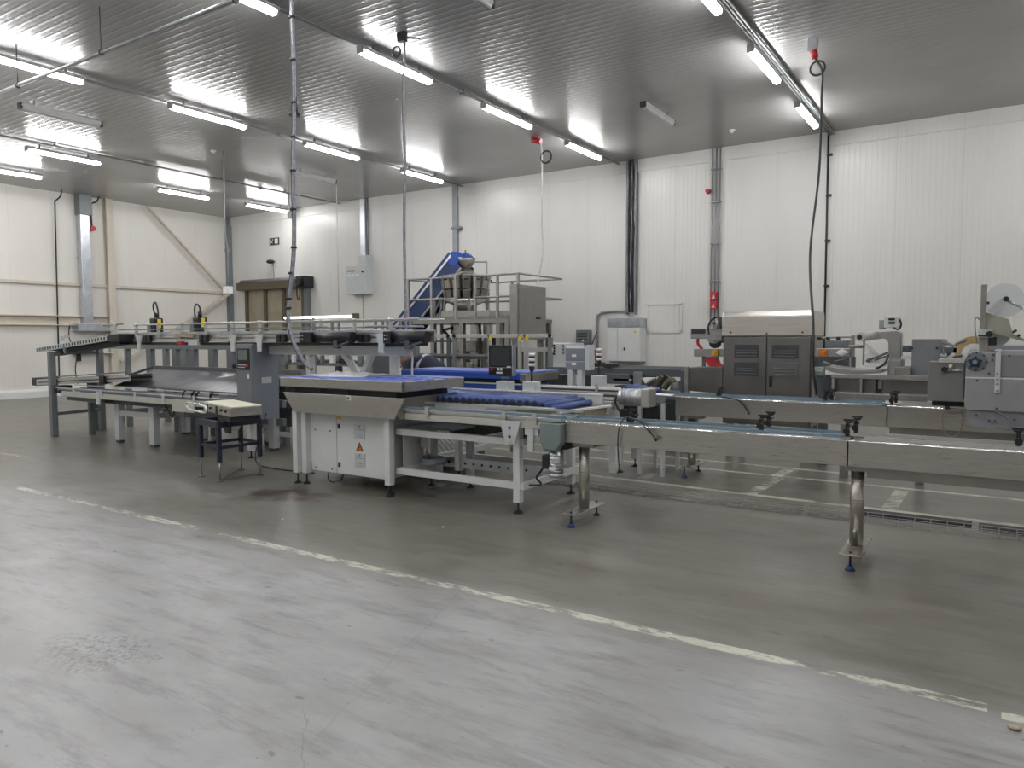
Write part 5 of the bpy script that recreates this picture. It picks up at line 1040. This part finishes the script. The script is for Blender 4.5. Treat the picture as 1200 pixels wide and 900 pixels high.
# film machine to the right of the cabinet
t = T('outfeed_unit', 'outfeed unit with orange button and white diamond grip right of the shrink cabinet', 'machine', (-1.7, 9.6, 1.0))
OY = 9.55
t.p('beam', M().fb(956, 408.5, 996, 418.5, OY, .12), sg, bev=.005); q = W(965, 413.5, OY); t.p('orange_button', M().box(q.x-.04, q.x+.04, OY-.05, OY, q.z-.04, q.z+.04).cyl((q.x, OY-.07, q.z), (q.x, OY-.05, q.z), .022, 10), org, label='orange button block')
q = W(987, 413, OY); t.p('diamond_grip', M().prism([(q.x-.07, q.z), (q.x, q.z+.045), (q.x+.07, q.z), (q.x, q.z-.045)], 'y', OY-.03, OY).cyl((q.x, OY-.05, q.z), (q.x, OY-.03, q.z), .02, 10), wht)
t.p('rear_box', M().fb(967, 399, 994, 408, OY+.2, .3), mgp, bev=.005); t.p('post', M().fb(997, 393, 1001, 432, OY+.05, .06), sg); t.p('top_tube', M().cyl(W(958, 396, OY), W(998, 395, OY), .012, 8).cyl(W(994, 406, OY), W(1014, 406, OY), .02, 8), sg)
for px in (960, 970, 982): t.p('clamp', M().fb(px-2, 395, px+2, 399, OY-.03, .06), dk)
t.p('grey_panel', M().fb(955, 418, 995, 432, OY+.3, .1), mgp); t.p('motor', M().cyl(W(961, 430, OY-.1), W(961, 443, OY-.1), .06, 14), tgp, bev=0); t.p('silver_block', M().fb(957, 434, 964, 441, OY-.2, .08), sg, bev=.01)
t.p('hose', M().tube([W(965, 424, OY-.05), W(972, 427, OY-.05), W(978, 429, OY-.05), W(970, 431, OY-.05)], .014, 8, True), sg); t.p('side_panel', M().fb(955, 440, 976, 465, OY+.1, .3), dgp); t.p('stand', M().box(W(960, 440, OY+.2).x, W(970, 440, OY+.2).x, OY+.2, OY+.3, 0, 1.0), dgp)
t.p('roller_rod', M().cyl(W(978, 424, OY-.1), W(995, 420, OY-.1), .012, 8).box(W(999, 425, OY).x, W(1003, 425, OY).x, OY-.05, OY, 1.2, 1.35), dgp)

FY = 8.9
t = T('film_wrapper', 'flow wrapping machine with arched film stand, tube roll and rounded steel bed', 'machine', (-1.1, 9.2, 0))
arch = [(1012, 389.5), (1052, 388), (1056, 390), (1056, 421), (1041, 421), (1041, 402), (1039, 398), (1035, 396.5), (1012, 399.5)]
t.p('arch_stand', M().prism([(W(a, b_, FY+.3).x, W(a, b_, FY+.3).z) for a, b_ in arch], 'y', FY+.3, FY+.5), sg, bev=.008)
q0, q1 = W(1010, 395, FY+.1), W(1027, 394, FY+.1); t.p('film_roll', M().cyl((q0.x, FY-.05, q0.z), (q0.x+.1, FY+.45, q0.z+.02), .05, 20), mat('roll_film', (.55, .55, .5), .35)); t.p('roll_core', M().cyl((q0.x-.005, FY-.056, q0.z), (q0.x, FY-.04, q0.z), .028, 16), dk)
q = W(1025, 385, FY+.3)
t.p('driver_box', M().fb(1036, 371.5, 1054, 384, FY+.28, .12), gp, bev=.006); t.p('driver_box', M().fb(1030, 375, 1037, 386, FY+.3, .12), sg, bev=.006)
for py in (372.8, 377): t.p('driver_window', M().fb(1041, py, 1048.5, py+2.5, FY+.27, .01), blk)
t.p('driver_cable', M().tube([W(1054, 374, FY+.25), W(1056, 380, FY+.25), W(1053, 386, FY+.25), W(1047, 384, FY+.25)], .01, 6, True), cabm)
t.p('guide_post', M().fb(1011, 399, 1013, 428, FY+.1, .03), mgp); t.p('tension_arm', M().cyl(W(1015, 423, FY), W(1041, 413, FY), .012, 8).sph(W(1018, 422, FY), .022, 10), dgp); t.p('tension_arm', M().cyl(W(1025, 422, FY), W(1040, 417, FY), .01, 8), dgp)
t.p('forming_plate', M().slab([W(1013, 429, FY-.05), W(1036, 430, FY-.05), W(1042, 424, FY+.3), W(1014, 402, FY+.35)], .006), mat('clear_film_web', (.62, .63, .62), .25, .2, .05)); t.p('curved_edge', M().tube([W(1026, 432, FY-.06), W(1033, 429, FY-.05), W(1038, 424, FY), W(1041, 416, FY+.1)], .012, 8, True), dk)
bed = [(968, 429), (985, 431.5), (1005, 433.5), (1034, 433), (1034, 437), (1000, 438.5), (980, 437), (968, 433)]
t.p('rounded_bed', M().prism([(W(a, b_, FY).x, W(a, b_, FY).z) for a, b_ in bed], 'y', FY-.05, FY+.5), sg, bev=.008)
t.p('gear_housing', M().fb(1040, 421, 1056, 440, FY, .4), sg, bev=.01); t.p('brown_box', M().fb(1048, 430, 1067, 441, FY-.05, .3), ssd, bev=.008); t.p('small_motor', M().fb(1057, 405, 1068, 413, FY+.2, .2), dgp, bev=.01)
t.p('valve_row', M().fb(1056, 417, 1067, 421, FY+.1, .1), gp); t.p('terminal_cabinet', M().fb(1068, 397.5, 1104.5, 441, FY+.05, .45), mgp, bev=.006)
for px in (1069, 1098): q = W(px, 408, FY+.05); t.p('lock', M().cyl((q.x, FY+.03, q.z), (q.x, FY+.05, q.z), .012, 8), dk)
zr1 = W(1030, 442.5, FY-.1).z
t.p('frame_rail', M().box(W(974, 440, FY-.1).x, W(1087, 442, FY-.1).x, FY-.1, FY-.05, zr1-.02, zr1+.03), sg, bev=.006)
t.p('frame_post', M().fb(974.5, 444, 978, 465, FY-.1, .05), sg, bev=.006); t.p('frame_post', M().fb(1007.5, 444, 1010.5, 462, FY-.1, .05), sg, bev=.006)
t.p('front_panel', M().fb(978, 444, 1026, 461, FY, .04), carc); t.p('front_panel', M().fb(1033, 446, 1087, 462, FY, .04), carc); t.p('dark_gap', M().fb(1026, 444, 1033, 462, FY+.02, .03), dk); t.p('fixture', M().fb(1029, 446, 1034, 456, FY-.03, .05), sg, bev=.005)
t.p('lower_sill', M().fb(978, 461.5, 1087, 469, FY-.12, .2), sg, bev=.008); t.p('inner_rail', M().fb(1030, 443.5, 1066, 446, FY-.06, .03), sg)
zf = W(1030, 469, FY).z
for px in (985, 1075): t.p('leg', M().box(W(px, 460, FY).x, W(px, 460, FY).x+.08, FY+.05, FY+.13, 0, zf), ssd)
t.p('hinge_arm', M().fb(1104, 398, 1110, 406, FY, .08), sg)

# ------------------------------------------------------------------ labelling machine at the right edge
t = T('labelling_machine', 'big grey labelling machine with blue star knob, cut by the right photo edge', 'machine', (0, 7.7, 0))
LY = 7.55
def LX(px, py=450, Y=LY): return W(px, py, Y).x
def LZ(px, py, Y=LY): return W(px, py, Y).z
xe = .42
x0 = LX(1131); zj = LZ(1165, 443); zt = LZ(1165, 412); zb_ = LZ(1165, 482)
up_ = [(x0, zj)]+[(x0+.07-.07*math.cos(a), zt-.07+.07*math.sin(a)) for a in (0, .4, .8, 1.2, 1.57)]+[(xe, zt), (xe, zj)]
t.p('upper_body', M().prism(up_, 'y', LY, LY+.4), bgp if False else mat('machine_grey', (.34, .35, .36), .38, .35, .06, 4), bev=.006)
t.p('lower_body', M().prism([(x0, zj-.006), (xe, zj-.006), (xe, zb_), (x0+.02, zb_), (x0, zb_+.03)], 'y', LY-.01, LY+.4), mat('machine_grey_panel', (.36, .36, .37), .36, .4, .05, 4), bev=.006); t.p('upper_panel', M().box(LX(1172), xe, LY-.012, LY, zj+.01, LZ(1180, 416)), mat('machine_panel_dark', (.25, .25, .26), .4, .3), bev=.004)
t.p('joint_strip', M().box(x0, xe, LY-.014, LY, zj-.006, zj+.004), wht)
t.p('base_plate', M().prism([(LX(1134), zb_), (xe, zb_), (xe, LZ(1180, 506)), (LX(1137), LZ(1137, 500)), (LX(1134), LZ(1134, 497))], 'y', LY+.02, LY+.35), mat('machine_base_grey', (.28, .29, .31), .42, .3), bev=.004)
t.p('support_column', M().box(.32, .42, LY+.1, LY+.24, 0, LZ(1180, 500)), mgp)
q = W(1142.5, 424, LY-.03); t.p('knob_plate', M().cyl((q.x+.01, LY-.012, q.z), (q.x+.01, LY, q.z), .085, 28), mgp)
for a in range(8): t.p('bolt', M().cyl((q.x+.01+.075*math.cos(a*.785), LY-.018, q.z+.075*math.sin(a*.785)), (q.x+.01+.075*math.cos(a*.785), LY-.012, q.z+.075*math.sin(a*.785)), .007, 8), dk)
star = [(q.x+(.062 if i % 2 == 0 else .036)*math.cos(i*.6283+1.57), q.z+(.062 if i % 2 == 0 else .036)*math.sin(i*.6283+1.57)) for i in range(10)]
kn = t.p('star_knob', M().prism(star, 'y', LY-.07, LY-.03).cyl((q.x, LY-.03, q.z), (q.x, LY-.01, q.z), .02, 12), mat('dark_blue_knob', (.015, .03, .05), .35), bev=.01); t.p('knob_cap', M().cyl((q.x, LY-.076, q.z), (q.x, LY-.07, q.z), .018, 14), teal, kn)
st = t.p('hinge_strap', M().box(LX(1165.5), LX(1172), LY-.03, LY-.012, LZ(1169, 460.5), LZ(1169, 409)), gp, bev=.004)
for py in (412, 438, 445, 450, 458): p = W(1168.7, py, LY-.03); t.p('bolt', M().cyl((p.x, LY-.036, p.z), (p.x, LY-.03, p.z), .009, 8), ssd, st)
for px, py in ((1145, 446), (1168, 479), (1183, 417), (1159, 493), (1166, 493), (1189, 492), (1164, 416), (1163, 422), (1159, 438), (1144, 487)): p = W(px, py, LY-.02); t.p('bolt', M().cyl((p.x, LY-.02, p.z), (p.x, LY+.02, p.z), .010, 10), dgp)
t.p('cable', M().tube([W(1165, 481, LY-.02), W(1178, 488, LY-.02), W(1190, 500, LY-.02), W(1205, 502, LY-.02)], .008, 6, True), mgp)
t.p('side_cabinet', M().fb(1087.5, 424, 1130, 470.5, LY+.12, .3), mat('side_cabinet_grey', (.23, .23, .23), .42, .5, .05), bev=.006); t.p('cabinet_cap', M().fb(1100, 421, 1130, 425, LY+.1, .3), alu)
q = W(1107, 433, LY+.1); t.p('small_knob', M().cyl((q.x, LY+.08, q.z), (q.x, LY+.12, q.z), .028, 6), blk); t.p('shaft', M().cyl(W(1107, 434, LY+.09), W(1128, 434.5, LY+.09), .007, 8).cyl(W(1114, 427, LY+.09), W(1114, 434, LY+.09), .016, 8), alu)
t.p('foot_strip', M().fb(1092, 471, 1130, 476, LY+.3, .2), dk)
px = 1150.5; q = W(px, 371, LY+.05); t.p('mast', M().box(LX(1148.5, 370, LY+.1), LX(1155.8, 370, LY+.1), LY+.1, LY+.15, LZ(1152, 412, LY+.1), LZ(1152, 333.5, LY+.1)), ssd, bev=.004)
t.p('mast_clamp', M().fb(1146, 386, 1164, 396, LY+.05, .2), galv, bev=.006); q = W(1159.5, 391.5, LY+.03); t.p('clamp_knob', M().cyl((q.x, LY, q.z), (q.x, LY+.06, q.z), .026, 16), blk)
t.p('motor_block', M().fb(1158, 395, 1168, 405, LY+.1, .12), dk); t.p('lever', M().bar(W(1146, 393.5, LY), W(1156, 393.5, LY), .01, .012), blk)
hp = [(1155, 366), (1182, 374), (1187, 391), (1200, 397), (1200, 400), (1180, 395), (1163, 391), (1155, 386)]
t.p('print_head_plate', M().prism([(W(a, b_, LY+.12).x, W(a, b_, LY+.12).z) for a, b_ in hp], 'y', LY+.12, LY+.24), mat('olive_grey_plate', (.34, .34, .28), .45, .2), bev=.004, label='olive grey sloped plate')
t.p('reel_arm', M().bar(W(1160, 367, LY+.1), W(1179, 350, LY+.1), .05, .02, (0, 1, 0)), galv); q = W(1179, 350.5, LY+.1); t.p('reel_hub', M().cyl((q.x, LY+.06, q.z), (q.x, LY+.2, q.z), .022, 16), blk)
t.p('label_arm', M().cyl(W(1180, 352, LY+.1), W(1197, 360.5, LY+.1), .010, 10).sph(W(1197, 361, LY+.1), .014, 8).sph(W(1201, 363.5, LY+.1), .014, 8), galv)
q = W(1177.5, 352, LY+.24); t.p('reel_disc', M().cyl((q.x, LY+.24, q.z), (q.x, LY+.245, q.z), .148, 48), disc, label='clear reel disc'); q = W(1169, 392, LY+.26); t.p('lower_reel_disc', M().cyl((q.x, LY+.26, q.z), (q.x, LY+.265, q.z), .1, 40), mat('greenish_disc', (.55, .66, .62), .3, 0, .02, alpha=.7))
for px, py in ((1188, 389), (1190, 387.5), (1194, 393), (1158, 355+0)): p = W(px, py, LY+.08); t.p('screw_knob', M().cyl((p.x, LY+.05, p.z), (p.x, LY+.12, p.z), .012, 8), dk)
t.p('top_tray', M().fb(1156, 405, 1215, 410, LY+.1, .25), bgp, bev=.004)
t.p('air_tube', M().tube([W(1148, 375, LY+.05), W(1145, 372, LY+.05), W(1142.5, 376, LY+.05), W(1143, 388, LY+.05), W(1145, 402, LY+.05)], .005, 6, True), mgp)
t = T('tape_roll', 'brown kraft tape roll with white core on the labelling machine', 'tape roll', W(1140, 411, LY+.5))
q = W(1141, 415, LY+.5); rp = []
m = M(); n = 40
for r0, r1 in ((.098, .165),):
    ring = [[m.b.verts.new((q.x+r*math.cos(6.28318*k/n), y, q.z+r*math.sin(6.28318*k/n))) for k in range(n)] for r, y in ((r0, LY+.5), (r1, LY+.5), (r1, LY+.56), (r0, LY+.56))]
    for i in range(4):
        for k in range(n): m.b.faces.new((ring[i][k], ring[i][(k+1) % n], ring[(i+1) % 4][(k+1) % n], ring[(i+1) % 4][k]))
t.p('tape', m, kraft); t.p('core', M().cyl((q.x, LY+.50, q.z), (q.x, LY+.57, q.z), .097, 30), wht); t.p('hub', M().cyl((q.x, LY+.47, q.z), (q.x, LY+.5, q.z), .05, 16), galv)
t = T('linkage', 'small articulated steel linkage between the grey cabinets and the tape roll', 'linkage', W(1115, 408, LY+.5))
t.p('rod', M().tube([W(1104, 402, LY+.5), W(1112, 403, LY+.5), W(1118, 406, LY+.5)], .012, 8, True).tube([W(1118, 406, LY+.5), W(1122, 402, LY+.5), W(1132, 398.5, LY+.5)], .012, 8, True), mgp); t.p('block', M().fb(1106, 407, 1122, 414, LY+.5, .1), dgp, bev=.006); t.p('rod', M().cyl(W(1102, 416, LY+.45), W(1124, 424, LY+.45), .015, 8).cyl(W(1104, 421, LY+.45), W(1128, 416, LY+.45), .012, 8), mgp); t.p('bracket', M().bar(W(1108, 424, LY+.45), W(1118, 414, LY+.45), .04, .03), galv); t.p('post', M().box(W(1112, 420, LY+.52).x-.02, W(1112, 420, LY+.52).x+.02, LY+.52, LY+.58, .9, W(1112, 413, LY+.52).z), dgp)
one('loose_cable', 'thin beige cable hanging in a loop over the second conveyor beneath the grey side cabinet', 'cable', M().tube([W(1129, 482, 8.04), W(1118, 485, 8.04), W(1107, 483, 8.04), W(1104, 492, 8.04), W(1106, 504, 8.04), W(1112, 511, 8.04), W(1119, 511, 8.04), W(1126, 503, 8.04), W(1128, 490, 8.04), W(1127, 482, 8.04)], .005, 6, True), mat('beige_cable', (.42, .36, .27), .5), W(1129, 482, 8.04))

# ------------------------------------------------------------------ person bending over behind the rear table
PYY = 8.75
def skinned(name, verts, edges, radii, material, parent, org, sub=2, root=0):
    me = bpy.data.meshes.new(name); me.from_pydata([V(v)-V(org) for v in verts], edges, []); me.materials.append(material)
    o = bpy.data.objects.new(name, me); COL.objects.link(o)
    md = o.modifiers.new('skin', 'SKIN'); md.use_smooth_shade = True
    for i, s_ in enumerate(me.skin_vertices[0].data):
        r = radii[i]; s_.radius = r if isinstance(r, tuple) else (r, r); s_.use_root = (i == root)
    sb = o.modifiers.new('subdivision', 'SUBSURF'); sb.levels = sub; sb.render_levels = sub
    if parent: o.parent = parent
    else: o.location = V(org)
    return o
hx = -6.92; neck = V((-7.46, PYY, 1.22)); hip = V((hx, PYY, .98)); head = W(477, 426, PYY)
og = (hx, PYY, 0)
per = T('person', 'person in navy jacket with grey band bending far forward beside the rear blue table', 'person', og)
Vt = [hip, (hx-.17, PYY, 1.10), (hx-.36, PYY, 1.19), neck, neck.lerp(head, .5), head+V((.02, 0, -.01)),
      (hx+.0, PYY-.12, .92), (hx-.03, PYY-.13, .50), (hx+.06, PYY-.13, .09), (hx-.10, PYY-.14, .05),
      (hx+.0, PYY+.12, .92), (hx-.06, PYY+.14, .50), (hx+.04, PYY+.14, .09), (hx-.12, PYY+.14, .05),
      (-7.42, PYY-.19, 1.18), (-7.44, PYY-.27, .92), (-7.56, PYY-.26, .70), (-7.60, PYY-.26, .62),
      (-7.42, PYY+.19, 1.18), (-7.46, PYY+.27, .92), (-7.58, PYY+.26, .70), (-7.62, PYY+.26, .62)]
Ed = [(0, 1), (1, 2), (2, 3), (3, 4), (4, 5), (0, 6), (6, 7), (7, 8), (8, 9), (0, 10), (10, 11), (11, 12), (12, 13), (3, 14), (14, 15), (15, 16), (16, 17), (3, 18), (18, 19), (19, 20), (20, 21)]
Ra = [(.13, .15), (.13, .14), (.14, .16), (.10, .12), .055, (.075, .08), .085, .058, .04, .03, .085, .058, .04, .03, .065, .045, .03, .022, .065, .045, .03, .022]
skinned('body', Vt, Ed, Ra, skin, per.o, og)
# jacket and trousers follow the body
JV = [hip+V((.06, 0, .0)), (hx-.17, PYY, 1.10), (hx-.36, PYY, 1.20), neck+V((.03, 0, 0)), (-7.42, PYY-.19, 1.18), (-7.44, PYY-.27, .92), (-7.55, PYY-.26, .73), (-7.42, PYY+.19, 1.18), (-7.46, PYY+.27, .92), (-7.57, PYY+.26, .73)]
skinned('jacket', JV, [(0, 1), (1, 2), (2, 3), (3, 4), (4, 5), (5, 6), (3, 7), (7, 8), (8, 9)], [(.16, .18), (.16, .18), (.165, .19), (.115, .15), .09, .062, .048, .09, .062, .048], navc, per.o, og)
TV = [hip, (hx, PYY-.12, .90), (hx-.03, PYY-.13, .50), (hx+.06, PYY-.13, .12), (hx, PYY+.12, .90), (hx-.06, PYY+.14, .50), (hx+.04, PYY+.14, .12)]
skinned('trousers', TV, [(0, 1), (1, 2), (2, 3), (0, 4), (4, 5), (5, 6)], [(.15, .17), .105, .08, .062, .105, .08, .062], navc, per.o, og)
per.p('reflective_band', M().tube([neck.lerp(hip, .30)+V((0, 0, .03)), neck.lerp(hip, .40)+V((0, 0, .035))], [.178, .182], 24), refl, label='grey reflective band')
# head: skull, face parts, hair
hd = per.p('head', M().sph(head, .10, 20, (1.0, .82, 1.15)), skin); dn = V((-.75, -.1, -.6)).normalized()
per.p('nose', M().cyl(head+dn*.09, head+dn*.125, .016, 10, .008), skin, hd); per.p('mouth', M().box(head.x-.075, head.x-.055, PYY-.03, PYY+.02, head.z-.10, head.z-.09), red, hd)
for s_ in (-1, 1):
    per.p('eye', M().sph(head+V((-.088, s_*.034, -.02)), .012, 8), wht, hd); per.p('ear', M().sph(head+V((.02, s_*.085, -.01)), .028, 10, (.7, .35, 1)), skin, hd)
per.p('hair', M().sph(head+V((.012, 0, .015)), .108, 24, (1.05, .87, 1.15)), hairm, hd)
for s_ in (-1, 1):
    b0 = V((-7.61, PYY+s_*.26, .60))
    for f in range(4): 
        o_ = V((.0, (f-1.5)*.02, 0)); per.p('finger', M().tube([b0+o_, b0+o_+V((-.02, 0, -.05)), b0+o_+V((-.015, 0, -.085-.008*(f in (1, 2))))], [.010, .009, .006], 8), skin)
    per.p('thumb', M().tube([b0+V((.0, -s_*.03, .02)), b0+V((.01, -s_*.055, -.01)), b0+V((.0, -s_*.06, -.035))], [.011, .010, .007], 8), skin)
    per.p('shoe', M().box(hx-.17, hx+.1, PYY+s_*.135-.05, PYY+s_*.135+.05, 0, .09), blk, bev=.03)

# small litter on the floor
for (px, py, sz, lab) in ((1189, 855, .022, 'small pale pebble on the floor by the right end of the front painted line'), (331, 609, .012, 'tiny white scrap on the floor below the reddish brown stain'), (519, 618, .012, 'tiny white scrap on the floor below the white roller frame')):
    p = ZP(px, py, 0); m = M().sph((p.x, p.y, sz*.4), sz, 8, (1.2, .8, .45)); one('floor_scrap', lab, 'litter', m, brp if sz > .02 else wht, (p.x, p.y, 0), 'small litter on the floor')
